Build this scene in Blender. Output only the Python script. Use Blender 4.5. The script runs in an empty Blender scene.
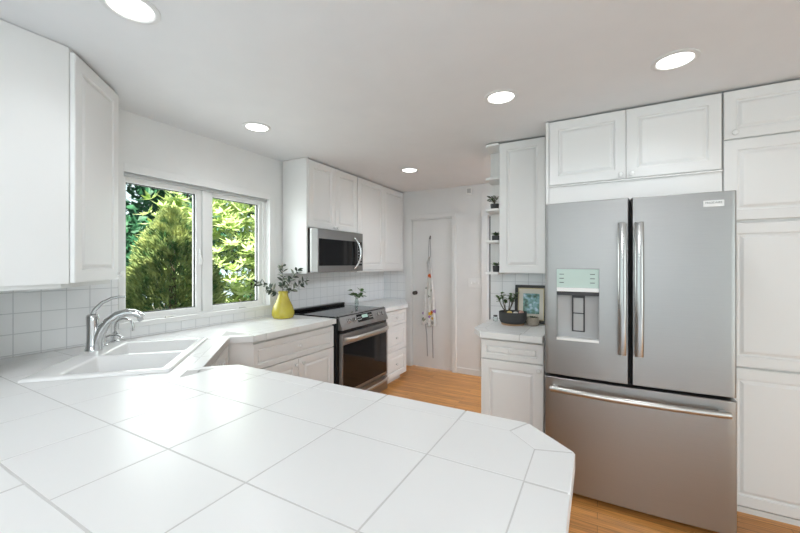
import bpy, bmesh, math, random
from mathutils import Vector, Matrix
from math import sin, cos, pi, radians
random.seed(7)
S = bpy.context.scene
COL = S.collection

# ------------------------------------------------------------------ camera
cd = bpy.data.cameras.new('camera')
cam = bpy.data.objects.new('camera', cd); COL.objects.link(cam)
cam.location = (0, 0, 1.403)
cam.rotation_euler = (radians(90), 0, radians(28.683))
cd.sensor_width = 36.0
cd.lens = 360.577 / 800 * 36
cd.shift_y = -0.00303
cd.clip_start = 0.02
S.camera = cam
# ------------------------------------------------------------------ light and exposure
S.view_settings.view_transform = 'Standard'
S.view_settings.look = 'None'
S.view_settings.gamma = 1
S.view_settings.exposure = 0.1
W = bpy.data.worlds.new('sky'); S.world = W; W.use_nodes = True
_bg = W.node_tree.nodes['Background']
_bg.inputs[0].default_value = (0.80, 0.92, 1.0, 1); _bg.inputs[1].default_value = 1.6
def lamp(name, kind, loc, rot, power, size=None, sizey=None, color=(1, 1, 1)):
    l = bpy.data.lights.new(name, kind); o = bpy.data.objects.new(name, l); COL.objects.link(o)
    o.location = loc; o.rotation_euler = rot; l.energy = power; l.color = color
    if kind == 'AREA':
        l.shape = 'RECTANGLE'; l.size = size; l.size_y = sizey or size
    return o
PW = dict(sun=19, dining=12, side=44, kitchen=14, recessed=11.5, hall=42, ceil=60, sky=1.4)
sun = lamp('sun', 'SUN', (6, -4, 9), (0, 0, 0), PW['sun'], color=(1, .95, .84))
sun.rotation_euler = Vector((.62, -.38, .82)).to_track_quat('Z', 'Y').to_euler()
sun.data.angle = 0.02
_bg.inputs[1].default_value = PW['sky']
# fill lights added at the unseen dining room windows behind the camera
lamp('dining_fill_light', 'AREA', (-0.6, -4.18, 1.35), (radians(90), 0, 0), PW['dining'], 4.4, 2.1, (.95, .98, 1))
lamp('side_fill_light', 'AREA', (3.68, -1.2, 1.35), (radians(90), 0, radians(90)), PW['side'], 3.0, 2.1, (.95, .98, 1))
# daylight through the kitchen window
lamp('daylight_kitchen_window', 'AREA', (-2.95, 1.78, 1.5), (radians(90), 0, radians(-90)), PW['kitchen'], 1.05, .95, (.96, .98, 1))
# unseen overhead fill lights added in the hall behind the fridge wall and dining room
lamp('hall_fill_light', 'AREA', (.6, 3.87, 2.36), (0, 0, 0), PW['hall'], .4, .4, (.86, .93, 1))
lamp('dining_overhead_fill', 'AREA', (.3, -1.6, 2.36), (0, 0, 0), PW['ceil'], 1.6, .5, (.97, .97, 1))

# ------------------------------------------------------------------ materials
def nn(nt, kind, **kw):
    n = nt.nodes.new(kind)
    for k, v in kw.items(): setattr(n, k, v)
    return n
def mat(name, color, rough=.5, metal=0., noise=.03, nscale=6., bump=0., bscale=60., coat=0., spec=.5, aniso=0., emit=None, estr=0., trans=0., stretch=None):
    m = bpy.data.materials.new(name); m.use_nodes = True
    nt = m.node_tree; b = nt.nodes['Principled BSDF']
    b.inputs['Roughness'].default_value = rough; b.inputs['Metallic'].default_value = metal
    b.inputs['Coat Weight'].default_value = coat; b.inputs['Specular IOR Level'].default_value = spec
    b.inputs['Anisotropic'].default_value = aniso
    b.inputs['Transmission Weight'].default_value = trans
    tc = nn(nt, 'ShaderNodeTexCoord'); mp = nn(nt, 'ShaderNodeMapping')
    nt.links.new(tc.outputs['Object'], mp.inputs[0])
    if stretch: mp.inputs['Scale'].default_value = stretch
    nz = nn(nt, 'ShaderNodeTexNoise'); nz.inputs['Scale'].default_value = nscale; nz.inputs['Detail'].default_value = 3
    nt.links.new(mp.outputs[0], nz.inputs['Vector'])
    mx = nn(nt, 'ShaderNodeMix', data_type='RGBA')
    mx.inputs['A'].default_value = tuple(max(0, c * (1 - noise)) for c in color) + (1,)
    mx.inputs['B'].default_value = tuple(min(1, c * (1 + noise)) for c in color) + (1,)
    nt.links.new(nz.outputs['Fac'], mx.inputs['Factor']); nt.links.new(mx.outputs['Result'], b.inputs['Base Color'])
    if bump:
        n2 = nn(nt, 'ShaderNodeTexNoise'); n2.inputs['Scale'].default_value = bscale
        nt.links.new(mp.outputs[0], n2.inputs['Vector'])
        bp = nn(nt, 'ShaderNodeBump'); bp.inputs['Strength'].default_value = bump; bp.inputs['Distance'].default_value = .002
        nt.links.new(n2.outputs['Fac'], bp.inputs['Height']); nt.links.new(bp.outputs[0], b.inputs['Normal'])
    if aniso:
        tg = nn(nt, 'ShaderNodeTangent', direction_type='RADIAL', axis='Z'); nt.links.new(tg.outputs[0], b.inputs['Tangent'])
    if emit:
        b.inputs['Emission Color'].default_value = emit + (1,); b.inputs['Emission Strength'].default_value = estr
    return m
M_wall = mat('wall_paint', (.80, .80, .79), .6, bump=.08, bscale=180)
M_ceil = mat('ceiling_paint', (.81, .815, .825), .7, bump=.1, bscale=150)
M_cab = mat('white_thermofoil', (.82, .815, .805), .33, noise=.012)
M_cabin = mat('cabinet_carcass', (.74, .735, .72), .45, noise=.012)
M_trim = mat('trim_paint', (.80, .80, .79), .35, noise=.012)
M_tile = mat('counter_tile', (.82, .82, .815), .30, noise=.012, nscale=3, bump=.03, bscale=14)
M_grout = mat('counter_grout', (.62, .61, .60), .8, noise=.06, nscale=40)
M_sink = mat('white_enamel', (.84, .84, .835), .16, noise=.008)
M_chrome = mat('chrome', (.60, .605, .61), .08, 1., noise=.01)
M_nickel = mat('brushed_nickel', (.60, .59, .57), .3, 1., noise=.03)
M_steel = mat('brushed_stainless', (.37, .362, .355), .34, 1., noise=.05, nscale=5, stretch=(1, 1, 110), bump=.3, bscale=6)
M_steel2 = mat('dark_stainless', (.31, .30, .29), .30, 1., noise=.05, nscale=5, stretch=(1, 1, 40))
M_handle = mat('polished_steel', (.43, .42, .41), .17, 1., noise=.03)
M_black = mat('black_enamel', (.012, .012, .013), .18, noise=.1)
M_rubber = mat('black_gasket', (.015, .015, .015), .6, noise=.1)
M_glassblk = mat('black_glass', (.008, .008, .009), .06, noise=.1, spec=.32)
M_knob = mat('white_porcelain', (.83, .83, .82), .15, noise=.01)
M_plastic = mat('white_plastic', (.86, .86, .85), .35, noise=.01)
M_greyplastic = mat('grey_plastic', (.50, .50, .50), .4, noise=.03)
M_lightlens = mat('lamp_lens', (1, 1, 1), .5, noise=.0, emit=(1, .98, .95), estr=5)
M_lightring = mat('lamp_trim', (.74, .74, .735), .4, noise=.01)
M_pot = mat('dark_ceramic', (.035, .036, .037), .55, noise=.2)
M_bowl = mat('charcoal_stoneware', (.055, .053, .052), .7, noise=.2, bump=.2)
M_pottan = mat('speckled_tan_clay', (.36, .31, .25), .6, noise=.25, nscale=120)
M_soil = mat('soil', (.05, .035, .025), .9, noise=.4, bump=.6)
M_woodlt = mat('pale_wood', (.56, .36, .22), .5, noise=.15, nscale=9, stretch=(1, 12, 1))
M_vase = mat('yellow_glaze', (.50, .42, .045), .16, noise=.25, nscale=9, coat=.4)
M_leafdk = mat('olive_leaf', (.035, .055, .035), .5, noise=.5, nscale=30)
M_leafgrey = mat('olive_leaf_pale', (.24, .27, .21), .55, noise=.3, nscale=30)
M_leafgr = mat('green_leaf', (.07, .15, .03), .45, noise=.5, nscale=30)
M_stem = mat('brown_stem', (.10, .075, .045), .7, noise=.3)
M_stone1 = mat('yellow_pebble', (.72, .56, .22), .6, noise=.2)
M_stone2 = mat('white_pebble', (.78, .74, .69), .5, noise=.1)
M_stone3 = mat('pink_pebble', (.60, .36, .30), .6, noise=.2)
M_frameblk = mat('black_frame_wood', (.018, .017, .016), .35, noise=.2)
M_gold = mat('pale_gold_fillet', (.55, .46, .28), .4, .6, noise=.1)
M_matb = mat('cream_mat_board', (.76, .72, .63), .8, noise=.02)
M_cloth = mat('pale_print_cloth', (.76, .75, .73), .9, noise=.22, nscale=24)
M_tape = mat('grey_tape', (.42, .41, .42), .9, noise=.1)
M_orange = mat('orange_print', (.75, .16, .03), .9, noise=.2)
M_yellow = mat('yellow_print', (.72, .48, .05), .9, noise=.2)
M_purple = mat('purple_print', (.33, .16, .42), .9, noise=.2)
M_bronze = mat('dark_bronze', (.09, .08, .07), .3, .9, noise=.1)
M_darkopening = mat('dark_opening_shade', (.22, .22, .22), .5, noise=.02)  # dark tone stands for the unlit room beyond the second doorway
M_paddle = mat('light_grey_plastic', (.40, .40, .40), .35, noise=.03)
M_digit = mat('pale_green_display', (.48, .66, .58), .2, noise=.05)
M_mint = mat('mint_glass_panel', (.50, .62, .57), .12, noise=.05, coat=.4)
M_ink = mat('dark_grey_print', (.06, .06, .065), .6, noise=.1)
M_badge = mat('silver_badge', (.84, .84, .83), .35, .1, noise=.03)
M_bark = mat('bark', (.09, .065, .045), .9, noise=.4, nscale=20, bump=.6)
M_ground = mat('garden_soil', (.10, .085, .05), .95, noise=.5, nscale=4, bump=.5)

def leafmat(name, c1, c2, rough=.5, transl=.35):
    m = bpy.data.materials.new(name); m.use_nodes = True
    nt = m.node_tree; b = nt.nodes['Principled BSDF']; out = nt.nodes['Material Output']
    tc = nn(nt, 'ShaderNodeTexCoord'); nz = nn(nt, 'ShaderNodeTexNoise'); nz.inputs['Scale'].default_value = 9; nz.inputs['Detail'].default_value = 4
    nt.links.new(tc.outputs['Object'], nz.inputs['Vector'])
    rp = nn(nt, 'ShaderNodeValToRGB'); rp.color_ramp.elements[0].position = .35; rp.color_ramp.elements[1].position = .65
    rp.color_ramp.elements[0].color = c1 + (1,); rp.color_ramp.elements[1].color = c2 + (1,)
    nt.links.new(nz.outputs['Fac'], rp.inputs[0]); nt.links.new(rp.outputs[0], b.inputs['Base Color'])
    b.inputs['Roughness'].default_value = rough
    tr = nn(nt, 'ShaderNodeBsdfTranslucent'); nt.links.new(rp.outputs[0], tr.inputs[0])
    mx = nn(nt, 'ShaderNodeMixShader'); mx.inputs[0].default_value = transl
    nt.links.new(b.outputs[0], mx.inputs[1]); nt.links.new(tr.outputs[0], mx.inputs[2]); nt.links.new(mx.outputs[0], out.inputs[0])
    return m
M_conifer = leafmat('conifer_spray', (.05, .125, .04), (.42, .46, .17), .6, .25)
M_rhodo = leafmat('broad_leaf', (.28, .42, .09), (.74, .79, .44), .35, .4)
M_dark = leafmat('shade_tree_leaf', (.018, .075, .035), (.06, .20, .10), .5, .3)

def glassmat(name, tint=(.95, .98, .96), refl=.06):
    m = bpy.data.materials.new(name); m.use_nodes = True
    nt = m.node_tree; out = nt.nodes['Material Output']
    t = nn(nt, 'ShaderNodeBsdfTransparent'); t.inputs[0].default_value = tint + (1,)
    g = nn(nt, 'ShaderNodeBsdfGlossy'); g.inputs['Roughness'].default_value = .02
    lw = nn(nt, 'ShaderNodeLayerWeight'); lw.inputs[0].default_value = .25
    mt = nn(nt, 'ShaderNodeMath', operation='MULTIPLY'); mt.inputs[1].default_value = refl * 5
    nt.links.new(lw.outputs['Fresnel'], mt.inputs[0])
    mx = nn(nt, 'ShaderNodeMixShader'); nt.links.new(mt.outputs[0], mx.inputs[0])
    nt.links.new(t.outputs[0], mx.inputs[1]); nt.links.new(g.outputs[0], mx.inputs[2]); nt.links.new(mx.outputs[0], out.inputs[0])
    return m
M_pane = glassmat('window_glass')
M_jar = glassmat('clear_glass', (.93, .96, .95), .14)

def walltile(name, axis, off, z0, pitch=.109, col=(.90, .905, .91), gcol=(.64, .65, .66)):
    """square glazed wall tiles laid out in metres on the plane spanned by `axis` and z"""
    m = bpy.data.materials.new(name); m.use_nodes = True
    nt = m.node_tree; b = nt.nodes['Principled BSDF']
    tc = nn(nt, 'ShaderNodeTexCoord'); sp = nn(nt, 'ShaderNodeSeparateXYZ'); nt.links.new(tc.outputs['Object'], sp.inputs[0])
    outs = []
    for ax, o in ((axis, off), (2, z0)):
        a = nn(nt, 'ShaderNodeMath', operation='SUBTRACT'); nt.links.new(sp.outputs[ax], a.inputs[0]); a.inputs[1].default_value = o
        w = nn(nt, 'ShaderNodeMath', operation='WRAP'); nt.links.new(a.outputs[0], w.inputs[0]); w.inputs[1].default_value = pitch / 2; w.inputs[2].default_value = -pitch / 2
        c = nn(nt, 'ShaderNodeMath', operation='ABSOLUTE'); nt.links.new(w.outputs[0], c.inputs[0]); outs.append(c)
    mn = nn(nt, 'ShaderNodeMath', operation='MINIMUM'); nt.links.new(outs[0].outputs[0], mn.inputs[0]); nt.links.new(outs[1].outputs[0], mn.inputs[1])
    mr = nn(nt, 'ShaderNodeMapRange'); mr.inputs['From Min'].default_value = .0014; mr.inputs['From Max'].default_value = .003
    nt.links.new(mn.outputs[0], mr.inputs['Value'])
    mx = nn(nt, 'ShaderNodeMix', data_type='RGBA'); mx.inputs['A'].default_value = gcol + (1,); mx.inputs['B'].default_value = col + (1,)
    nt.links.new(mr.outputs[0], mx.inputs['Factor']); nt.links.new(mx.outputs['Result'], b.inputs['Base Color'])
    rr = nn(nt, 'ShaderNodeMapRange'); rr.inputs['To Min'].default_value = .85; rr.inputs['To Max'].default_value = .18
    nt.links.new(mr.outputs[0], rr.inputs['Value']); nt.links.new(rr.outputs[0], b.inputs['Roughness'])
    bp = nn(nt, 'ShaderNodeBump'); bp.inputs['Strength'].default_value = .6; bp.inputs['Distance'].default_value = .0015
    nt.links.new(mr.outputs[0], bp.inputs['Height']); nt.links.new(bp.outputs[0], b.inputs['Normal'])
    return m
M_wtY = walltile('glazed_wall_tile', 1, .685, .925)
M_wtX = walltile('glazed_wall_tile_x', 0, -.40, .925)

def floormat():
    m = bpy.data.materials.new('oak_strip_floor'); m.use_nodes = True
    nt = m.node_tree; b = nt.nodes['Principled BSDF']
    tc = nn(nt, 'ShaderNodeTexCoord')
    br = nn(nt, 'ShaderNodeTexBrick'); br.offset = .37; br.inputs['Scale'].default_value = 1
    br.inputs['Brick Width'].default_value = .9; br.inputs['Row Height'].default_value = .058; br.inputs['Mortar Size'].default_value = .0012
    br.inputs['Color1'].default_value = (.75, .355, .105, 1); br.inputs['Color2'].default_value = (.56, .25, .07, 1); br.inputs['Mortar'].default_value = (.2, .085, .03, 1)
    nt.links.new(tc.outputs['Object'], br.inputs['Vector'])
    mp = nn(nt, 'ShaderNodeMapping'); mp.inputs['Scale'].default_value = (2.5, 45, 1); nt.links.new(tc.outputs['Object'], mp.inputs[0])
    nz = nn(nt, 'ShaderNodeTexNoise'); nz.inputs['Scale'].default_value = 1.6; nz.inputs['Detail'].default_value = 6; nt.links.new(mp.outputs[0], nz.inputs['Vector'])
    rp = nn(nt, 'ShaderNodeValToRGB'); rp.color_ramp.elements[0].position = .3; rp.color_ramp.elements[0].color = (.62, .58, .54, 1); rp.color_ramp.elements[1].position = .7; rp.color_ramp.elements[1].color = (1.15, 1.12, 1.08, 1)
    nt.links.new(nz.outputs['Fac'], rp.inputs[0])
    mx = nn(nt, 'ShaderNodeMix', data_type='RGBA', blend_type='MULTIPLY'); mx.inputs['Factor'].default_value = 1
    nt.links.new(br.outputs['Color'], mx.inputs['A']); nt.links.new(rp.outputs[0], mx.inputs['B']); nt.links.new(mx.outputs['Result'], b.inputs['Base Color'])
    b.inputs['Roughness'].default_value = .32
    return m
M_floor = floormat()

M_bouncecarpet = mat('bounce_carpet', (.60, .625, .67), .95, noise=.08, nscale=60, bump=.5, bscale=300)  # invented floor covering, cool and pale to bounce neutral light
def picmat():
    m = bpy.data.materials.new('woodland_print'); m.use_nodes = True
    nt = m.node_tree; b = nt.nodes['Principled BSDF']
    tc = nn(nt, 'ShaderNodeTexCoord'); nz = nn(nt, 'ShaderNodeTexNoise'); nz.inputs['Scale'].default_value = 28; nz.inputs['Detail'].default_value = 5
    nt.links.new(tc.outputs['Object'], nz.inputs['Vector'])
    rp = nn(nt, 'ShaderNodeValToRGB'); e = rp.color_ramp.elements
    e[0].position = .32; e[0].color = (.03, .07, .06, 1); e[1].position = .68; e[1].color = (.70, .80, .90, 1)
    x = e.new(.45); x.color = (.12, .26, .20, 1); x = e.new(.56); x.color = (.25, .45, .50, 1)
    nt.links.new(nz.outputs['Fac'], rp.inputs[0]); nt.links.new(rp.outputs[0], b.inputs['Base Color']); b.inputs['Roughness'].default_value = .12
    return m
M_pic = picmat()

# ------------------------------------------------------------------ mesh helpers
class MB:
    def __init__(s): s.bm = bmesh.new(); s.mats = []
    def mi(s, m):
        if m not in s.mats: s.mats.append(m)
        return s.mats.index(m)
    def _fin(s, faces, m, smooth):
        i = s.mi(m)
        for f in faces: f.material_index = i; f.smooth = smooth
    def box(s, x0, x1, y0, y1, z0, z1, m, bev=0., seg=2, frame=None):
        t = bmesh.new()
        bmesh.ops.create_cube(t, size=1)
        for v in t.verts: v.co = Vector(((x0 + x1) / 2 + v.co.x * (x1 - x0), (y0 + y1) / 2 + v.co.y * (y1 - y0), (z0 + z1) / 2 + v.co.z * (z1 - z0)))
        if bev: bmesh.ops.bevel(t, geom=t.edges[:], offset=bev, segments=seg, affect='EDGES', profile=.5)
        t.faces.index_update(); t.normal_update()
        flat = [f for f in t.faces if bev and min(e.calc_length() for e in f.edges) > bev * .9 and max(map(abs, f.normal)) > .999]
        if frame is not None: t.transform(frame)
        s.merge(t, m, bool(bev), flat)
        return s
    def merge(s, t, m, smooth=True, flat=()):
        fl = {f.index for f in flat}
        vm = [s.bm.verts.new(v.co) for v in t.verts]
        t.verts.index_update()
        i = s.mi(m)
        for f in t.faces:
            try: g = s.bm.faces.new([vm[v.index] for v in f.verts])
            except ValueError: continue
            g.material_index = i; g.smooth = smooth and f.index not in fl
        t.free(); return s
    def prism(s, pts, z0, z1, m, bev=0.):
        t = bmesh.new()
        a = sum(pts[i][0] * pts[(i + 1) % len(pts)][1] - pts[(i + 1) % len(pts)][0] * pts[i][1] for i in range(len(pts)))
        if a < 0: pts = pts[::-1]
        lo = [t.verts.new((p[0], p[1], z0)) for p in pts]; hi = [t.verts.new((p[0], p[1], z1)) for p in pts]
        t.faces.new(lo[::-1]); t.faces.new(hi)
        n = len(pts)
        for i in range(n): t.faces.new((lo[i], lo[(i + 1) % n], hi[(i + 1) % n], hi[i]))
        if bev: bmesh.ops.bevel(t, geom=t.edges[:], offset=bev, segments=2, affect='EDGES', profile=.5)
        t.faces.index_update(); t.normal_update()
        return s.merge(t, m, bool(bev), [f for f in t.faces if bev and min(e.calc_length() for e in f.edges) > bev * 1.8])
    def lathe(s, prof, c, m, seg=20, axis=(0, 0, 1), cap=True):
        """prof = [(radius, height along axis)]"""
        t = bmesh.new(); q = Vector((0, 0, 1)).rotation_difference(Vector(axis).normalized()).to_matrix(); c = Vector(c)
        rings = []
        for r, h in prof:
            rings.append([t.verts.new(c + q @ Vector((r * cos(2 * pi * k / seg), r * sin(2 * pi * k / seg), h))) for k in range(seg)])
        for a, b in zip(rings, rings[1:]):
            for k in range(seg): t.faces.new((a[k], a[(k + 1) % seg], b[(k + 1) % seg], b[k]))
        if cap:
            t.faces.new(rings[0][::-1]); t.faces.new(rings[-1])
        return s.merge(t, m, True)
    def tube(s, pts, r, m, seg=8, flat=None):
        """round tube through pts; r number or list; flat=(normal vec, factor) squashes the section"""
        t = bmesh.new(); pts = [Vector(p) for p in pts]; n = len(pts)
        rs = r if isinstance(r, (list, tuple)) else [r] * n
        rings = []; up = None
        for i, p in enumerate(pts):
            d = (pts[min(i + 1, n - 1)] - pts[max(i - 1, 0)]).normalized()
            if up is None: up = d.orthogonal().normalized() if flat is None else (Vector(flat[0]) - d * d.dot(Vector(flat[0]))).normalized()
            up = (up - d * up.dot(d)).normalized(); w = d.cross(up)
            fu = 1 if flat is None else flat[1]
            rings.append([t.verts.new(p + (up * cos(2 * pi * k / seg) * fu + w * sin(2 * pi * k / seg)) * rs[i]) for k in range(seg)])
        for a, b in zip(rings, rings[1:]):
            for k in range(seg): t.faces.new((a[k], a[(k + 1) % seg], b[(k + 1) % seg], b[k]))
        t.faces.new(rings[0][::-1]); t.faces.new(rings[-1])
        return s.merge(t, m, True)
    def panel(s, o, u, n, w, h, m, th=.019, fr=.058, raised=True):
        """raised-panel door: o = lower left corner of its back, u along the width, n outward"""
        o = Vector(o); u = Vector(u).normalized(); n = Vector(n).normalized(); z = Vector((0, 0, 1))
        t = bmesh.new()
        k = min(1., min(w, h) / .3) if raised else 1.
        f0 = fr * max(.62, k)
        prof = [(0, 0), (0, th - .003), (.0035, th)]
        if raised:
            prof += [(f0, th), (f0 + .004, th - .0085), (f0 + .011, th - .0095), (f0 + .026 * max(.6, k), th - .0012), (f0 + .029 * max(.6, k), th - .0005)]
        rings = []
        for i, d in prof:
            rings.append([t.verts.new(o + u * a + z * b + n * d) for a, b in ((i, i), (w - i, i), (w - i, h - i), (i, h - i))])
        for a, b in zip(rings, rings[1:]):
            for q in range(4): t.faces.new((a[q], a[(q + 1) % 4], b[(q + 1) % 4], b[q]))
        t.faces.new(rings[0][::-1]); t.faces.new(rings[-1])
        bmesh.ops.recalc_face_normals(t, faces=t.faces[:])
        return s.merge(t, m, False)
    def quads(s, polys, m, smooth=False):
        i = s.mi(m)
        for p in polys:
            f = s.bm.faces.new([s.bm.verts.new(v) for v in p]); f.material_index = i; f.smooth = smooth
        return s
    def build(s, name, parent=None, kind=None, label=None, recalc=False, mods=None):
        if recalc: bmesh.ops.recalc_face_normals(s.bm, faces=s.bm.faces[:])
        me = bpy.data.meshes.new(name); root = Vector((0, 0, 0))
        p = parent
        while p is not None: root += p.location; p = p.parent
        s.bm.normal_update()
        for e in s.bm.edges:
            if len(e.link_faces) == 2 and e.calc_face_angle(0) > radians(38): e.smooth = False
        s.bm.transform(Matrix.Translation(-root)); s.bm.to_mesh(me); s.bm.free()
        for m in s.mats: me.materials.append(m)
        o = bpy.data.objects.new(name, me); COL.objects.link(o)
        if parent is not None: o.parent = parent
        if kind: o['kind'] = kind
        if label: o['label'] = label
        return o
def tag(o, label, cat, group=None, kind=None):
    o['label'] = label; o['category'] = cat
    if group: o['group'] = group
    if kind: o['kind'] = kind
    return o
def thing(name, label, cat, loc=(0, 0, 0), group=None):
    o = bpy.data.objects.new(name, None); COL.objects.link(o); o.location = loc; o.empty_display_size = .05
    return tag(o, label, cat, group)
def copy_thing(root, loc, label):
    r = root.copy(); COL.objects.link(r); r.location = loc; r['label'] = label
    for ch in list(root.children):
        c = ch.copy(); COL.objects.link(c); c.parent = r
        for g in list(ch.children):
            d = g.copy(); COL.objects.link(d); d.parent = c
    return r
def P2(o, u, n, a, b, c):
    return Vector(o) + Vector(u) * a + Vector(n) * b + Vector((0, 0, c))
KNOB = [(.006, 0), (.006, .008), (.009, .012), (.0145, .017), (.0155, .021), (.013, .026), (.006, .0285), (.001, .029)]
def knob(parent, p, n, m=None, r=1.):
    return MB().lathe([(a * r, b * r) for a, b in KNOB], p, m or M_knob, 16, n).build('knob', parent)

# ------------------------------------------------------------------ dimensions read from the photograph (metres)
CE = 2.402; XW = -2.696; YD = 4.439; YR = 3.2; CT = .914; UB = 1.313

# ================================================================== SETTING
MB().box(-2.9, 3.7, .3, 4.6, -.08, 0, M_floor).build('floor', kind='structure')
MB().box(-2.9, 3.7, -4.2, .3, -.08, 0, M_bouncecarpet).build('floor', kind='structure', label='unseen pale carpet added to the dining room for neutral bounce light')  # out of view, added to keep the bounce on the ceiling neutral
MB().box(-2.82, 3.7, -4.2, 4.6, CE, CE + .08, M_ceil).build('ceiling', kind='structure')
MB().box(-3.34, 4.1, -4.7, 5.0, 2.484, 2.62, M_cabin).build('trim_1', kind='structure', label='roof deck with eave over the house')
# window wall
WY0, WY1, WZ0, WZ1 = 1.165, 2.375, 1.0, 2.012
m = MB()
m.box(XW - .13, XW, -4.2, WY0, 0, CE, M_wall).box(XW - .13, XW, WY1, 4.6, 0, CE, M_wall)
m.box(XW - .13, XW, WY0, WY1, 0, WZ0, M_wall).box(XW - .13, XW, WY0, WY1, WZ1, CE, M_wall)
m.build('wall_left', kind='structure')
# end wall with the two doors
D0, D1, DH = -2.237, -1.663, 2.0
E0, E1 = -1.19, -.43
m = MB()
m.box(XW, D0 - .02, YD, YD + .1, 0, CE, M_wall).box(D1 + .02, E0, YD, YD + .1, 0, CE, M_wall).box(E1, 3.7, YD, YD + .1, 0, CE, M_wall)
m.box(D0 - .02, D1 + .02, YD, YD + .1, DH + .02, CE, M_wall).box(E0, E1, YD, YD + .1, DH + .005, CE, M_wall)
m.build('wall_back', kind='structure')
MB().box(-.832, 3.7, YR, YR + .11, 0, CE, M_wall).build('wall_right', kind='structure')
MB().box(3.6, 3.7, .55, 4.6, 0, CE, M_wall).box(3.6, 3.7, -4.2, -2.8, 0, CE, M_wall).box(3.6, 3.7, -2.8, .55, 0, .25, M_wall).box(3.6, 3.7, -2.8, .55, 2.35, CE, M_wall).build('wall_side', kind='structure')
MB().box(-2.82, -2.69, -4.2, -4.1, 0, CE, M_wall).box(1.7, 3.6, -4.2, -4.1, 0, CE, M_wall).box(-2.69, 1.7, -4.2, -4.1, 0, .25, M_wall).box(-2.69, 1.7, -4.2, -4.1, 2.35, CE, M_wall).build('wall_front', kind='structure')
MB().box(XW, -2.135, .30, .42, 0, CE, M_wall).build('wall_near', kind='structure')
# dining room windows behind the camera
w2 = MB().box(-2.69, 1.7, -4.16, -4.12, .25, .31, M_trim).box(-2.69, 1.7, -4.16, -4.12, 2.29, 2.35, M_trim)
for x in (-2.69, -1.24, .2, 1.64): w2.box(x, x + .06, -4.16, -4.12, .31, 2.29, M_trim)
w2 = w2.build('window_2', kind='structure')
MB().box(-2.66, 1.67, -4.145, -4.139, .29, 2.31, M_pane).build('glass_pane', w2)
w3 = MB().box(3.62, 3.66, -2.8, .55, .25, .31, M_trim).box(3.62, 3.66, -2.8, .55, 2.29, 2.35, M_trim)
for y in (-2.8, -1.155, .49): w3.box(3.62, 3.66, y, y + .06, .31, 2.29, M_trim)
w3 = w3.build('window_3', kind='structure')
MB().box(3.637, 3.643, -2.77, .52, .29, 2.31, M_pane).build('glass_pane', w3)

# kitchen window
m = MB()
X = XW
m.box(X - .005, X + .014, 1.158, 1.187, .985, 2.06, M_trim, .003).box(X - .005, X + .014, 2.372, 2.437, .985, 2.06, M_trim, .003)
m.box(X - .005, X + .014, 1.187, 2.372, 2.005, 2.06, M_trim, .003)
m.box(X - .005, X + .022, 1.158, 2.437, .985, 1.022, M_trim, .004)
win = m.build('window_1', kind='structure')
m = MB()
FX0, FX1 = X - .125, X - .05
m.box(FX0, FX1, WY0, WY0 + .03, WZ0, WZ1, M_plastic).box(FX0, FX1, WY1 - .03, WY1, WZ0, WZ1, M_plastic)
m.box(FX0, FX1, WY0 + .03, WY1 - .03, WZ0, WZ0 + .03, M_plastic).box(FX0, FX1, WY0 + .03, WY1 - .03, WZ1 - .025, WZ1, M_plastic)
m.box(FX0, FX1 + .006, 1.757, 1.806, WZ0 + .03, WZ1 - .025, M_plastic)
m.box(X - .05, X - .03, WY0 + .005, WY1 - .005, 1.985, 2.004, M_greyplastic)
m.build('window_frame', win)
for a, b in ((1.190, 1.755), (1.808, 2.35)):
    q = MB(); z0, z1 = 1.022, 1.995; t = .043
    q.box(X - .115, X - .062, a, a + t, z0, z1, M_plastic, .004).box(X - .115, X - .062, b - t, b, z0, z1, M_plastic, .004)
    q.box(X - .115, X - .062, a + t, b - t, z0, z0 + t, M_plastic, .004).box(X - .115, X - .062, a + t, b - t, z1 - t, z1, M_plastic, .004)
    sa = q.build('sash', win)
    MB().box(X - .097, X - .091, a + t - .004, b - t + .004, z0 + t - .004, z1 - t + .004, M_pane).build('glass_pane', sa)
    q = MB(); g = .006; ia, ib, iz0, iz1 = a + t, b - t, z0 + t, z1 - t
    for bx in ((ia, ia + g, iz0, iz1), (ib - g, ib, iz0, iz1), (ia + g, ib - g, iz0, iz0 + g), (ia + g, ib - g, iz1 - g, iz1)): q.box(X - .0905, X - .078, bx[0], bx[1], bx[2], bx[3], M_rubber)
    q.build('gasket', sa)
    c = (a + b) / 2 + .03
    q = MB().box(X - .048, X - .01, c - .05, c + .05, 1.001, 1.016, M_plastic, .004)
    q.tube([(X - .02, c + .03, 1.018), (X - .008, c - .0, 1.026), (X - .004, c - .05, 1.024)], .0055, M_nickel)
    q.build('crank_handle', win)
q = MB()
q.box(X - .062, X - .045, 1.728, 1.742, 1.40, 1.52, M_plastic, .004)
q.tube([(X - .046, 1.735, 1.49), (X - .028, 1.735, 1.44), (X - .03, 1.735, 1.40)], .006, M_plastic)
q.build('sash_lock', win)

# wall tiles
T = .007
m = MB().box(X, X + T, .425, 1.158, CT + .001, 1.33, M_wtY).box(X, X + T, 1.158, 2.437, CT + .001, .985, M_wtY)
m.box(X, X + T, 2.437, 2.527, CT + .001, 1.357, M_wtY).box(X, X + T, 2.527, YD, CT + .001, 1.36, M_wtY)
m.build('trim_2', kind='structure', label='white square wall tiles under the window and behind the range')
MB().box(X + T, -2.345, YD - T, YD, CT + .001, UB - .001, M_wtX).build('trim_3', kind='structure', label='white wall tiles beside the door casing')
MB().box(-.828, -.318, YR - T, YR, CT + .001, 1.326, M_wtX).build('trim_4', kind='structure', label='white wall tiles behind the potted bowl')

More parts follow.
